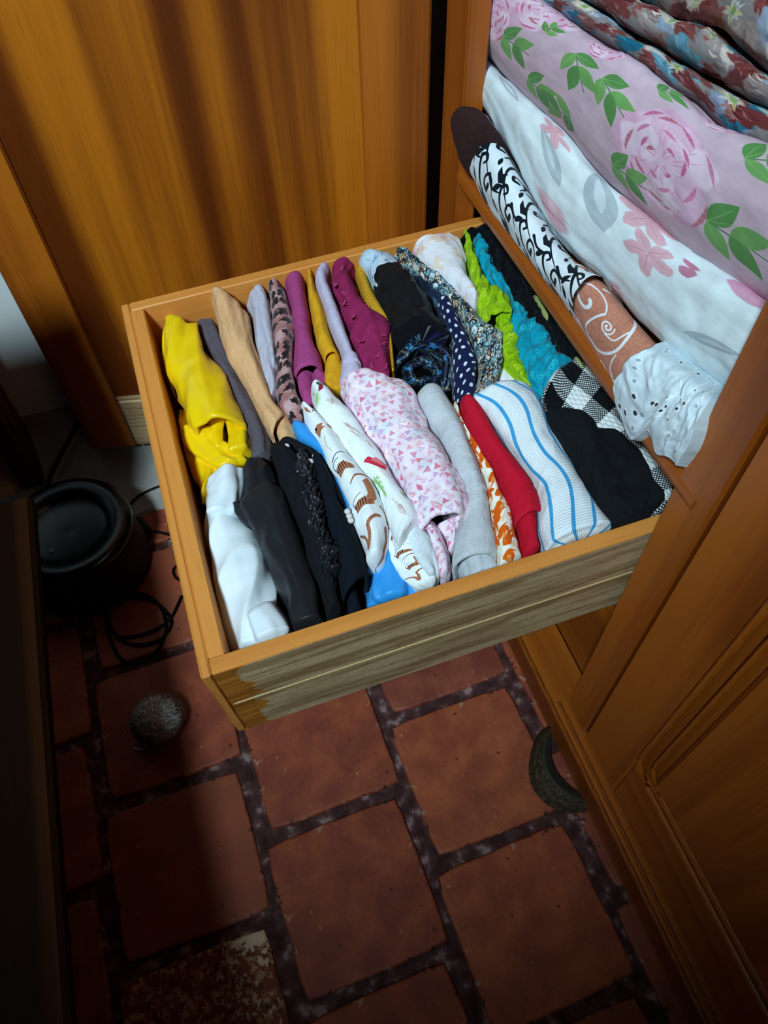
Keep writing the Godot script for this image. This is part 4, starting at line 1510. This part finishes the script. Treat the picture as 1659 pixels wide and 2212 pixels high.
	part(t, "rolled_body", roll([[-329, -484, -304, -484], [-331, -464, -309, -456], [-336, -424, -315, -417], [-343, -385, -322, -377], [-353, -353, -321, -349], [-359, -333, -323, -332]], -24, {"b": 0.024, "c0": 0.01, "hollow": true, "wl": 0.001, "wc": 0.0008, "cr": 0.0006, "seed": 37, "dep": 0.08}), orchid)
	part(t, "inner_fold", roll([[-354, -335, -336, -335], [-356, -319, -339, -318], [-357, -285, -344, -292]], -30, {"b": 0.014, "c0": 0.0, "wl": 0.005, "seed": 38, "dep": 0.06}), orchid)
	part(t, "inner_fold", roll([[-335, -335, -321, -334], [-337, -322, -322, -321], [-341, -306, -326, -307]], -30, {"b": 0.012, "c0": 0.0, "wl": 0.006, "seed": 39, "dep": 0.06}), orchid)
	t = garment("rolled_shirt", "mustard yellow shirt rolled with a pinched end", "shirt")
	var must := fab(Color(0.93, 0.68, 0.15))
	part(t, "rolled_body", roll([[-300, -484, -291, -484], [-309, -443, -294, -467], [-315, -402, -295, -423], [-320, -363, -299, -382], [-320, -344, -299, -344]], -24, {"b": 0.022, "c0": 0.008, "hollow": true, "wl": 0.0015, "seed": 40, "dep": 0.08}), must)
	part(t, "inner_fold", roll([[-315, -351, -300, -347], [-321, -330, -304, -326], [-330, -296, -312, -300]], -30, {"b": 0.012, "c0": 0.0, "wl": 0.006, "wc": 0.001, "seed": 41, "dep": 0.06}), must)
	t = garment("rolled_shirt", "pale lilac sweatshirt rolled between mustard and raspberry", "sweatshirt")
	var lilac := fab(Color(0.83, 0.79, 0.89))
	part(t, "rolled_body", roll([[-285, -484, -269, -484], [-293, -470, -277, -464], [-296, -421, -278, -426], [-298, -383, -280, -387], [-298, -345, -282, -347], [-302, -326, -281, -320], [-313, -299, -279, -294]], -22, {"b": 0.024, "c0": 0.012, "wl": 0.0008, "wc": 0.0006, "cr": 0.0004, "hollow": true, "seed": 42, "dep": 0.08}), lilac)
	part(t, "cuff", roll([[-302, -326, -279, -323], [-305, -317, -280, -312]], -20, {"b": 0.0255, "c0": 0.002, "c1": 0.002, "nv": 12, "seed": 43, "wl": 0.0, "dep": 0.06}), lilac)
	t = garment("rolled_blouse", "raspberry pink blouse dotted with small fabric tufts", "blouse")
	var rasp := fab(Color(0.60, 0.16, 0.35))
	part(t, "rolled_body", roll([[-267, -484, -236, -484], [-274, -460, -246, -464], [-277, -405, -247, -416], [-277, -382, -235, -384], [-280, -348, -229, -360], [-278, -313, -243, -321], [-277, -288, -257, -282]], -24, {"b": 0.026, "c0": 0.006, "wl": 0.004, "wc": 0.002, "cr": 0.0025, "seed": 44, "dep": 0.08}), rasp)
	var r := RandomNumberGenerator.new()
	r.seed = 6
	var spots := [[-258, -466, -275, -441, -267, -422, -260, -402, -251, -389, -271, -381, -246, -339, -259, -346, -264, -310, -259, -290, -273, -340, -273, -295, -251, -327, -274, -406]]
	var rasp_light := fab(Color(0.72, 0.26, 0.46))
	for k in 14:
		tuft(t, DR * (Vector3(spots[0][k * 2], -1.5, spots[0][k * 2 + 1]) / 1000.0), r, rasp_light)
	t = garment("rolled_shirt", "mustard ribbed knit top tucked behind the raspberry blouse", "top")
	part(t, "rolled_body", roll([[-235, -484, -222, -484], [-239, -468, -225, -463], [-243, -410, -225, -421], [-234, -379, -225, -386], [-236, -352, -227, -365], [-250, -297, -244, -301]], -30, {"b": 0.02, "c0": 0.008, "us": 0.05, "wl": 0.001, "seed": 45, "dep": 0.08}), mat(Color(0.93, 0.70, 0.18), M.speck, 0.9, {"nm": bumps(64, 64, func(x, y): return 0.5 + 0.5 * sin(y * TAU / 8.0), 3.0), "ns": 1.2, "uv": Vector3(1, 2, 1)}))

	# the big roll: marbled lining, black mesh, velvet end
	t = garment("rolled_velvet_dress", "big roll of black mesh and galaxy print velvet", "dress")
	var gal := printed(galaxy(), {"rim": 0.05, "rough": 0.45, "spec": 0.4})
	part(t, "lining", roll([[-226, -463, -200, -484], [-225, -452, -186, -472], [-224, -431, -177, -432]], -18, {"b": 0.028, "c0": 0.022, "us": 0.09, "wl": 0.002, "seed": 46, "dep": 0.08}), printed(quilt_marble()))
	part(t, "mesh_wrap", roll([[-225, -442, -180, -444], [-227, -406, -170, -397], [-228, -373, -170, -355], [-233, -345, -171, -326]], -18, {"b": 0.036, "c0": 0.002, "c1": 0.002, "wl": 0.004, "wc": 0.003, "cr": 0.0025, "seed": 47, "dep": 0.08}), fab(Color(0.11, 0.11, 0.12), 0.45))
	part(t, "tip", roll([[-211, -484, -201, -484], [-219, -479, -198, -484]], -16, {"b": 0.01, "c0": 0.008, "seed": 48, "dep": 0.04, "nv": 24}), mat(Color(0.05, 0.35, 0.62), null, 0.5))
	part(t, "velvet_end", roll([[-230, -354, -165, -335], [-233, -347, -166, -325]], -24, {"b": 0.034, "c0": 0.001, "c1": 0.004, "nv": 16, "us": 0.1, "wl": 0.004, "wc": 0.002, "cr": 0.002, "seed": 49, "dep": 0.1}), gal)
	var mid := [[-209, -303]]
	var o := Vector3(mid[0][0], -40, mid[0][1]) / 1000.0
	for k in 2:                                          # the coil of the roll, seen at its open end
		var rows := []
		var uvs := []
		for j in 74:
			var a := -1.2 + j * TAU * (1.25 if k == 0 else 1.05) / 73.0
			var base := (0.041 - j * 0.00009) if k == 0 else (0.024 - j * 0.00012)
			var w := base * (1.0 + 0.09 * sin(2 * a + 1 + k) + 0.05 * sin(5 * a + k * 2))
			var row := PackedVector3Array()
			var uv := PackedVector2Array()
			for q in [[0.002, -0.035], [0.001, -0.015], [0.0, -0.002], [-0.002, 0.0025], [-0.006, 0.004], [-0.009, 0.002], [-0.0105, -0.003], [-0.011, -0.018], [-0.011, -0.035]]:
				var rad: float = w + q[0]
				row.append(DR * (o + Vector3(cos(a) * rad, sin(a) * rad * 0.62 + q[1] * 0.8, -sin(a) * rad * 0.86 + q[1] * 0.6)))
				uv.append(V(q[1] * 12 + q[0] * 20, a * 0.35 + k * 0.4))
			rows.append(row)
			uvs.append(uv)
		part(t, "coil_fold", grid(rows, uvs), gal)
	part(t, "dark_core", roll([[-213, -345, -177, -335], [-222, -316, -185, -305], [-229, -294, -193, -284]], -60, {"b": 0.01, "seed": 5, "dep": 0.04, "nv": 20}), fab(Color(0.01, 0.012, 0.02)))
	t = garment("rolled_scarf", "navy blue scarf with white polka dots", "scarf")
	part(t, "rolled_body", roll([[-158, -384, -142, -380], [-160, -355, -146, -343], [-162, -322, -146, -309], [-171, -302, -149, -286], [-190, -248, -158, -260], [-195, -221, -178, -224]], -26, {"b": 0.02, "c0": 0.01, "us": 0.075, "wl": 0.003, "seed": 50, "dep": 0.08}), printed(polka()))
	t = garment("rolled_scarf", "sheer dark blue scarf with cloudy squares beside the big roll", "scarf")
	part(t, "rolled_body", roll([[-178, -484, -162, -484], [-167, -456, -151, -454], [-161, -417, -145, -415], [-160, -372, -139, -380], [-163, -346, -146, -345]], -32, {"b": 0.018, "c0": 0.008, "us": 0.12, "wl": 0.003, "seed": 51, "dep": 0.08}), printed(watercolor(rgb(28, 44, 70), [rgb(70, 100, 130), rgb(14, 18, 30), rgb(96, 120, 150)], 7, 40, 0.7)))
	t = garment("rolled_blouse", "paisley blouse in grey, teal and rust", "blouse")
	part(t, "rolled_body", roll([[-180, -484, -166, -484], [-169, -463, -158, -468], [-158, -435, -147, -442], [-152, -408, -133, -415], [-144, -375, -127, -388], [-140, -350, -120, -354], [-141, -328, -114, -329], [-146, -292, -108, -307], [-158, -255, -124, -268], [-176, -227, -146, -237]], -24, {"b": 0.02, "c0": 0.008, "us": 0.11, "wl": 0.004, "wc": 0.002, "cr": 0.002, "seed": 52, "dep": 0.08}), printed(paisley(), {"rough": 0.6}))
	t = garment("rolled_blouse", "white blouse with faint peach and pink watercolour flowers", "blouse")
	var wf := printed(watercolor(rgb(238, 234, 240), [rgb(240, 170, 120), rgb(236, 150, 170), rgb(222, 220, 236), rgb(246, 200, 140)], 12, 46, 0.45))
	part(t, "rolled_body", roll([[-152, -484, -118, -484], [-155, -474, -99, -484], [-153, -445, -96, -455], [-142, -420, -104, -430], [-133, -389, -111, -400], [-124, -360, -112, -369]], -22, {"b": 0.028, "c0": 0.014, "us": 0.14, "wl": 0.002, "seed": 53, "dep": 0.08}), wf)
	part(t, "collar", roll([[-113, -484, -96, -484], [-113, -473, -89, -474], [-108, -442, -98, -442]], -16, {"b": 0.016, "c0": 0.008, "us": 0.1, "wl": 0.004, "seed": 54, "dep": 0.05}), wf)
	part(t, "shirt_tail", roll([[-125, -277, -109, -278], [-132, -256, -102, -248], [-136, -242, -94, -222], [-142, -224, -100, -206]], -40, {"b": 0.012, "c0": 0.004, "us": 0.12, "wl": 0.003, "seed": 55, "dep": 0.05}), wf)
	t = garment("lace_blouse", "lime green lace top rolled long and thin", "top")
	var lime := printed(lace_holes(rgb(150, 190, 14), rgb(190, 222, 60), 3), {"nm": bumps(128, 128, lace_height(5), 6.0), "ns": 0.9})
	part(t, "rolled_body", roll([[-85, -484, -77, -484], [-89, -469, -79, -468], [-102, -419, -88, -424], [-113, -375, -88, -391], [-117, -348, -76, -360], [-116, -337, -80, -334]], -24, {"b": 0.024, "c0": 0.01, "hollow": true, "us": 0.07, "wl": 0.002, "wc": 0.002, "cr": 0.005, "cf": 1.7, "nv": 130, "nu": 56, "seed": 56, "dep": 0.08}), lime)
	part(t, "inner_fold", roll([[-104, -336, -82, -337], [-108, -308, -90, -306], [-118, -276, -100, -267], [-114, -247, -104, -230]], -30, {"b": 0.016, "c0": 0.003, "us": 0.07, "wl": 0.005, "wc": 0.002, "cr": 0.005, "cf": 1.7, "nv": 130, "nu": 56, "seed": 57, "dep": 0.06}), lime)
	t = garment("lace_blouse", "turquoise lace top crumpled beside the lime one", "top")
	var turq := printed(lace_holes(rgb(14, 150, 176), rgb(50, 190, 210), 4), {"nm": bumps(128, 128, lace_height(9), 6.0), "ns": 0.9})
	part(t, "rolled_body", roll([[-69, -484, -61, -484], [-74, -474, -62, -462], [-84, -430, -62, -430], [-80, -393, -66, -399], [-73, -363, -68, -373], [-77, -345, -71, -350]], -28, {"b": 0.02, "c0": 0.008, "us": 0.07, "wl": 0.002, "wc": 0.003, "cr": 0.005, "cf": 1.7, "nv": 130, "nu": 56, "seed": 58, "dep": 0.08}), turq)
	part(t, "crumpled_end", roll([[-82, -341, -66, -335], [-91, -306, -57, -304], [-100, -265, -57, -267], [-104, -232, -49, -239], [-99, -207, -61, -212]], -30, {"b": 0.026, "c0": 0.012, "us": 0.07, "wl": 0.005, "wc": 0.004, "cr": 0.005, "cf": 1.7, "nv": 130, "nu": 56, "seed": 59, "dep": 0.07}), turq)
	t = garment("lace_dress", "black lace dress filling the drawer behind the turquoise top", "dress")
	var blk := printed(lace_holes(rgb(9, 11, 16), rgb(20, 24, 32), 6), {"nm": bumps(128, 128, lace_height(12), 6.0), "ns": 0.9})
	part(t, "rolled_body", roll([[-86, -484, -55, -484], [-73, -484, -45, -484], [-67, -479, -44, -417], [-64, -431, -42, -356], [-67, -378, -40, -296], [-67, -331, -39, -263], [-55, -293, -40, -232], [-54, -256, -38, -200]], -26, {"b": 0.024, "c0": 0.014, "us": 0.07, "wl": 0.003, "wc": 0.002, "cr": 0.005, "cf": 1.7, "nv": 130, "nu": 56, "seed": 60, "dep": 0.08}), blk)
	t = garment("crocheted_trim", "small pale green crocheted edging peeping out under the shelf edge", "trim")
	var pale := mat(Color(0.72, 0.75, 0.45), M.speck, 0.9)
	part(t, "edging", roll([[-52, -337, -49, -329], [-53, -326, -47, -314], [-54, -313, -49, -301]], -8, {"b": 0.012, "c0": 0.006, "cr": 0.004, "seed": 61, "dep": 0.03, "nv": 30}), pale)
	part(t, "edging", roll([[-49, -244, -44, -236], [-52, -233, -45, -223], [-53, -221, -46, -211]], -12, {"b": 0.012, "c0": 0.006, "cr": 0.004, "seed": 62, "dep": 0.03, "nv": 30}), pale)


func lace_height(sd: int) -> Callable:
	var n := fast(sd, 0.06, 2, FastNoiseLite.TYPE_CELLULAR)
	return func(x, y): return 0.5 + 0.6 * n.get_noise_2d(x, y)


func tuft(t: Node3D, at: Vector3, r: RandomNumberGenerator, m: Material) -> void:
	# a few cut threads of the weave, standing up from the cloth
	var st := SurfaceTool.new()
	for k in 4:
		var a := r.randf() * TAU
		st.append_from(tube([Vector3.ZERO, Vector3(cos(a) * 0.002, 0.003, sin(a) * 0.002), Vector3(cos(a) * 0.005, 0.0035 + r.randf() * 0.002, sin(a) * 0.005)], 0.0012, 5, 2, 0.0006), 0, Transform3D())
	part(t, "tuft", st.commit(), m).position = at


func front_row() -> void:
	var t: Node3D
	t = garment("satin_blouse", "white satin blouse in the near corner by the drawer front", "blouse")
	var wsat := mat(Color(0.91, 0.94, 0.96), null, 0.42, {"spec": 0.45, "rim": 0.15})
	part(t, "rolled_body", roll([[-497, -202, -463, -200], [-503, -185, -457, -174], [-505, -156, -451, -148], [-505, -121, -449, -120], [-507, -89, -448, -86], [-508, -61, -448, -56], [-507, -39, -446, -36], [-505, -30, -443, -26]], -50, {"b": 0.032, "c0": 0.02, "c1": 0.006, "pw": 0.9, "wl": 0.001, "wc": 0.001, "cr": 0.0, "fold": 0.0035, "seed": 71, "dep": 0.09, "nv": 100, "nu": 56}), wsat)
	part(t, "collar", roll([[-486, -224, -444, -226], [-489, -212, -448, -212], [-493, -196, -456, -188], [-496, -181, -461, -174]], -30, {"b": 0.018, "c0": 0.005, "wl": 0.006, "wc": 0.002, "seed": 72, "dep": 0.07}), wsat)
	part(t, "tucked_sleeve", roll([[-481, -39, -451, -50], [-480, -27, -445, -34], [-479, -19, -444, -22]], -22, {"b": 0.03, "c0": 0.012, "wl": 0.004, "seed": 73, "dep": 0.06}), wsat)
	t = garment("satin_blouse", "black satin blouse rolled next to the white one", "blouse")
	var bsat := mat(Color(0.11, 0.115, 0.13), null, 0.45, {"spec": 0.4, "rim": 0.2})
	part(t, "rolled_body", roll([[-459, -169, -413, -182], [-451, -145, -409, -159], [-448, -124, -408, -133], [-447, -105, -409, -99], [-446, -81, -410, -75], [-443, -60, -408, -50], [-446, -36, -409, -29], [-445, -22, -408, -20]], -24, {"b": 0.03, "c0": 0.012, "c1": 0.004, "wl": 0.001, "wc": 0.001, "cr": 0.0, "fold": 0.002, "seed": 74, "dep": 0.09}), bsat)
	part(t, "sleeve_end", roll([[-448, -217, -420, -226], [-452, -203, -415, -211], [-455, -185, -415, -189], [-456, -173, -415, -177]], -30, {"b": 0.026, "c0": 0.01, "wl": 0.003, "seed": 75, "dep": 0.08}), bsat)
	part(t, "flap", roll([[-464, -178, -454, -178], [-464, -168, -445, -169], [-459, -156, -435, -161]], -24, {"b": 0.014, "c0": 0.006, "wl": 0.003, "seed": 76, "dep": 0.05, "nv": 30}), bsat)
	t = garment("rolled_dress", "black dress with a crinkled lace strip down its roll", "dress")
	var bcot := fab(Color(0.10, 0.105, 0.12))
	part(t, "rolled_body", roll([[-411, -226, -387, -220], [-413, -200, -380, -199], [-413, -175, -377, -179], [-409, -144, -379, -147], [-408, -114, -382, -116], [-410, -77, -383, -82], [-407, -55, -386, -61], [-409, -25, -392, -30]], -24, {"b": 0.028, "c0": 0.014, "wl": 0.001, "seed": 77, "dep": 0.09}), bcot)
	part(t, "lace_strip", roll([[-386, -207, -376, -209], [-395, -185, -373, -183], [-397, -158, -373, -160], [-396, -131, -376, -134], [-400, -103, -380, -106], [-400, -75, -381, -79], [-402, -59, -386, -60]], -16, {"b": 0.026, "c0": 0.004, "c1": 0.003, "wl": 0.003, "wc": 0.004, "cr": 0.007, "cf": 4.5, "seed": 78, "dep": 0.04, "nv": 150, "nu": 60}), mat(Color(0.10, 0.11, 0.13), null, 0.4, {"spec": 0.5}))
	var rr := RandomNumberGenerator.new()
	rr.seed = 13
	var st := SurfaceTool.new()
	var mid := [[-382, -195, -385, -174, -386, -148, -387, -124, -390, -97, -391, -70, -394, -54]]
	var line := []
	for k in 7:
		line.append(DR * (Vector3(mid[0][k * 2], 2.0, mid[0][k * 2 + 1]) / 1000.0))
	for k in 36:
		var o := spline(line, rr.randf()) + Vector3(rr.randf_range(-0.009, 0.009), rr.randf_range(-0.001, 0.003), rr.randf_range(-0.007, 0.007))
		var pts := []
		var a := rr.randf() * TAU
		for j in 6:
			pts.append(o + Vector3(cos(a + j * 0.8) * 0.004, rr.randf_range(-0.001, 0.002), sin(a + j * 0.8) * 0.006))
		st.append_from(tube(pts, 0.0004, 4, 3), 0, Transform3D())
	var loose := part(t, "lace_threads", st.commit(), mat(Color(0.09, 0.095, 0.11), null, 0.5, {"spec": 0.4}))
	loose.set_meta("kind", "stuff")
	t = garment("rolled_trousers", "blue black trousers rolled into an open tube", "trousers")
	var navy := fab(Color(0.08, 0.105, 0.14))
	part(t, "rolled_body", roll([[-375, -194, -361, -198], [-376, -171, -358, -170], [-379, -140, -361, -142], [-382, -112, -357, -124], [-383, -81, -355, -102], [-387, -58, -355, -81], [-390, -38, -357, -55]], -22, {"b": 0.028, "c0": 0.01, "hollow": true, "wl": 0.001, "wc": 0.001, "seed": 79, "dep": 0.09}), navy)
	part(t, "inner_fold", roll([[-385, -50, -370, -54], [-386, -37, -371, -40], [-388, -27, -372, -29]], -34, {"b": 0.012, "c0": 0.0, "wl": 0.004, "seed": 80, "dep": 0.05, "nv": 30}), navy)
	t = garment("rolled_blouse", "black blouse with pearl beads tucked under the lace dress", "blouse")
	part(t, "rolled_body", roll([[-399, -236, -380, -241], [-388, -222, -368, -225], [-377, -208, -357, -210], [-368, -182, -348, -181], [-363, -143, -350, -144], [-364, -107, -350, -108]], -34, {"b": 0.026, "c0": 0.012, "wl": 0.002, "seed": 81, "dep": 0.08}), bcot)
	var prl := mat(Color(0.85, 0.84, 0.82), null, 0.2, {"spec": 0.6})
	for q in [[[-394, -221]], [[-375, -193]], [[-369, -198]], [[-357, -121]], [[-357, -115]], [[-357, -110]]]:
		var ball := SphereMesh.new()
		ball.radius = 0.0034
		ball.height = 0.0068
		ball.radial_segments = 20
		ball.rings = 10
		part(t, "pearl", ball, prl).position = DR * (Vector3(q[0][0], 0, q[0][1]) / 1000.0)
	t = garment("satin_scarf", "sky blue satin scarf lying under the tiger print blouse", "scarf")
	var sky := mat(Color(0.20, 0.60, 0.90), null, 0.42, {"spec": 0.45, "rim": 0.2})
	part(t, "rolled_body", roll([[-380, -249, -369, -256], [-379, -236, -360, -244], [-368, -219, -358, -224], [-361, -199, -353, -203], [-354, -134, -342, -139], [-355, -99, -339, -105]], -26, {"b": 0.022, "c0": 0.01, "wl": 0.002, "seed": 82, "dep": 0.08}), sky)
	part(t, "loose_end", roll([[-355, -98, -326, -100], [-357, -76, -320, -71], [-361, -55, -307, -47], [-365, -37, -308, -31]], -44, {"b": 0.014, "c0": 0.01, "wl": 0.009, "wc": 0.003, "cr": 0.003, "seed": 83, "dep": 0.05, "nu": 60}), sky)
	t = garment("print_blouse", "white blouse printed with brown striped and spotted big cats", "blouse")
	var beasts := printed(beasts_print())
	part(t, "rolled_body", roll([[-364, -268, -357, -267], [-365, -252, -344, -246], [-363, -228, -338, -226], [-360, -202, -335, -204], [-357, -180, -330, -185], [-354, -158, -325, -164], [-354, -134, -319, -146], [-355, -114, -319, -121], [-354, -96, -322, -102], [-354, -78, -327, -84], [-355, -69, -335, -67]], -20, {"b": 0.028, "c0": 0.008, "c1": 0.008, "unit": true, "wl": 0.001, "wc": 0.001, "cr": 0.001, "seed": 84, "dep": 0.09, "nv": 100}), beasts)
	part(t, "inner_fold", roll([[-323, -103, -313, -93], [-328, -84, -306, -78], [-330, -62, -302, -60], [-322, -43, -299, -43], [-315, -31, -295, -32]], -32, {"b": 0.02, "c0": 0.006, "unit": true, "wl": 0.006, "wc": 0.003, "cr": 0.003, "seed": 85, "dep": 0.07}), beasts)
	t = garment("print_blouse", "white blouse printed with a red bird and thin brown strokes", "blouse")
	var birds := printed(birds_print())
	part(t, "rolled_body", roll([[-349, -291, -331, -294], [-351, -255, -316, -254], [-344, -235, -309, -231], [-338, -208, -306, -209], [-333, -189, -301, -185], [-327, -163, -299, -161], [-320, -145, -298, -141], [-320, -124, -295, -120], [-322, -105, -289, -103], [-323, -86, -293, -89], [-321, -72, -309, -77]], -18, {"b": 0.028, "c0": 0.008, "c1": 0.006, "unit": true, "wl": 0.0015, "wc": 0.001, "cr": 0.0012, "seed": 86, "dep": 0.09, "nv": 100}), birds)
	var white := fab(Color(0.91, 0.94, 0.96))
	part(t, "inner_fold", roll([[-307, -88, -292, -89], [-308, -72, -287, -73], [-308, -53, -289, -55], [-303, -35, -291, -37]], -26, {"b": 0.02, "c0": 0.006, "wl": 0.004, "seed": 87, "dep": 0.07}), white)
	part(t, "inner_fold", roll([[-291, -69, -285, -69], [-293, -56, -286, -56], [-296, -37, -289, -37]], -24, {"b": 0.014, "c0": 0.004, "wl": 0.002, "seed": 88, "dep": 0.06, "nv": 30}), white)
	part(t, "ruffle", roll([[-301, -107, -288, -108], [-301, -100, -290, -99], [-301, -94, -293, -93]], -10, {"b": 0.012, "c0": 0.004, "wl": 0.006, "cr": 0.006, "seed": 89, "dep": 0.03, "nv": 30}), white)
	t = garment("print_dress", "pink dress covered in small crimson and mauve triangles", "dress")
	var tri := printed(triangles())
	part(t, "rolled_body", roll([[-313, -279, -274, -282], [-315, -256, -248, -265], [-311, -229, -240, -240], [-303, -197, -241, -200], [-297, -172, -238, -169], [-294, -136, -236, -144], [-294, -115, -235, -126]], -14, {"b": 0.034, "c0": 0.012, "c1": 0.004, "us": 0.13, "wl": 0.002, "wc": 0.002, "cr": 0.0022, "seed": 90, "dep": 0.1, "nv": 100, "nu": 56}), tri)
	part(t, "turned_cuff", roll([[-293, -124, -233, -130], [-293, -106, -233, -111], [-294, -94, -236, -92], [-294, -87, -242, -79]], -16, {"b": 0.034, "c0": 0.003, "hollow": true, "us": 0.13, "wl": 0.002, "wc": 0.001, "cr": 0.002, "seed": 91, "dep": 0.08}), tri)
	part(t, "inner_fold", roll([[-288, -94, -272, -93], [-287, -75, -271, -76], [-287, -50, -273, -54], [-289, -34, -278, -36]], -28, {"b": 0.018, "c0": 0.002, "us": 0.13, "wl": 0.004, "seed": 92, "dep": 0.07}), tri)
	part(t, "inner_fold", roll([[-271, -88, -241, -89], [-270, -73, -251, -77], [-271, -59, -260, -65]], -28, {"b": 0.014, "c0": 0.002, "us": 0.13, "wl": 0.004, "seed": 93, "dep": 0.07, "nv": 36}), tri)
	t = garment("rolled_sweatshirt", "light grey sweatshirt rolled with its hem turned out", "sweatshirt")
	var grey := fab(Color(0.82, 0.83, 0.85))
	part(t, "rolled_body", roll([[-242, -233, -207, -241], [-241, -209, -204, -221], [-235, -181, -204, -185], [-236, -151, -208, -141], [-236, -122, -211, -116]], -20, {"b": 0.03, "c0": 0.018, "c1": 0.004, "wl": 0.001, "wc": 0.001, "cr": 0.0008, "seed": 94, "dep": 0.1}), grey)
	part(t, "hem", roll([[-235, -124, -209, -118], [-235, -115, -211, -110], [-237, -105, -213, -101]], -20, {"b": 0.027, "c0": 0.002, "c1": 0.002, "wl": 0.002, "seed": 95, "dep": 0.08, "nv": 20}), grey)
	part(t, "sleeve", roll([[-237, -110, -210, -107], [-242, -93, -215, -89], [-256, -74, -220, -67], [-267, -55, -224, -47], [-274, -40, -229, -32]], -24, {"b": 0.028, "c0": 0.002, "hollow": true, "wl": 0.001, "wc": 0.001, "seed": 96, "dep": 0.08}), grey)
	part(t, "inner_fold", roll([[-266, -43, -232, -40], [-267, -33, -234, -30], [-268, -25, -235, -24]], -34, {"b": 0.02, "c0": 0.002, "wl": 0.005, "seed": 97, "dep": 0.05, "nv": 24}), grey)
	t = garment("print_blouse", "narrow cream blouse with bold orange flowers", "blouse")
	part(t, "rolled_body", roll([[-205, -216, -198, -217], [-207, -187, -202, -191], [-207, -152, -200, -157], [-209, -118, -196, -123], [-216, -91, -198, -96], [-223, -64, -198, -73], [-230, -36, -204, -48], [-235, -19, -209, -22]], -22, {"b": 0.022, "c0": 0.008, "c1": 0.003, "us": 0.09, "wl": 0.001, "wc": 0.001, "seed": 98, "dep": 0.09}), printed(orange_flowers()))
	t = garment("rolled_shirt", "crimson red shirt rolled in a neat cylinder", "shirt")
	var crim := fab(Color(0.82, 0.10, 0.20))
	part(t, "rolled_body", roll([[-199, -210, -181, -210], [-203, -186, -176, -189], [-201, -155, -177, -167], [-197, -124, -176, -141], [-197, -94, -168, -102], [-198, -83, -167, -89]], -16, {"b": 0.028, "c0": 0.012, "c1": 0.004, "wl": 0.0006, "wc": 0.0006, "cr": 0.0005, "seed": 99, "dep": 0.1}), crim)
	part(t, "hem", roll([[-198, -89, -166, -92], [-200, -72, -166, -78], [-202, -59, -169, -62]], -17, {"b": 0.026, "c0": 0.002, "hollow": true, "wl": 0.001, "seed": 100, "dep": 0.08, "nv": 40}), crim)
	part(t, "inner_fold", roll([[-198, -64, -170, -65], [-202, -46, -179, -46], [-208, -26, -186, -25]], -24, {"b": 0.022, "c0": 0.002, "wl": 0.003, "seed": 101, "dep": 0.07, "nv": 40}), crim)
	t = garment("crocheted_blanket", "white crocheted blanket with wavy blue stripes", "blanket")
	var cro := printed(crochet(), {"nm": bumps(256, 256, func(x, y): return 0.5 + 0.5 * sin(y * TAU / 6.4 + 1.2 * sin(x * TAU / 8.0)) * absf(cos(x * TAU / 16.0)), 2.5), "ns": 0.7, "uv": Vector3(1.85, 1, 1)})
	part(t, "folded_body", roll([[-183, -211, -118, -211], [-176, -193, -114, -195], [-172, -163, -119, -169], [-169, -132, -121, -138], [-166, -102, -120, -113], [-166, -83, -120, -85], [-174, -62, -119, -59], [-181, -41, -116, -36], [-185, -20, -115, -19]], -14, {"b": 0.03, "c0": 0.014, "c1": 0.006, "us": 0.125, "pw": 0.55, "wl": 0.002, "wc": 0.001, "cr": 0.001, "seed": 102, "dep": 0.1, "nv": 100, "nu": 60}), cro)
	t = garment("knit_blouse", "black and white checked knit under the shelf edge", "knitwear")
	var pl := printed(plaid(), {"nm": M.weave, "ns": 0.8})
	part(t, "folded_body", roll([[-106, -193, -71, -226], [-107, -170, -43, -230], [-98, -143, -37, -184], [-87, -109, -37, -131], [-78, -74, -33, -86], [-74, -42, -32, -51], [-69, -22, -39, -26]], -16, {"b": 0.018, "c0": 0.006, "c1": 0.006, "us": 0.105, "pw": 0.4, "wl": 0.001, "wc": 0.001, "seed": 103, "dep": 0.1, "nu": 60}), pl)
	t = garment("folded_trousers", "plain black trousers folded over the checked knit", "trousers")
	part(t, "folded_body", roll([[-120, -166, -88, -158], [-123, -139, -66, -132], [-123, -112, -48, -113], [-123, -84, -45, -72], [-121, -58, -45, -41], [-119, -33, -60, -25], [-117, -19, -73, -19]], -8, {"b": 0.02, "c0": 0.006, "c1": 0.006, "pw": 0.45, "wl": 0.003, "wc": 0.002, "cr": 0.003, "fold": 0.003, "seed": 104, "dep": 0.1, "nu": 60, "nv": 90}), bcot)
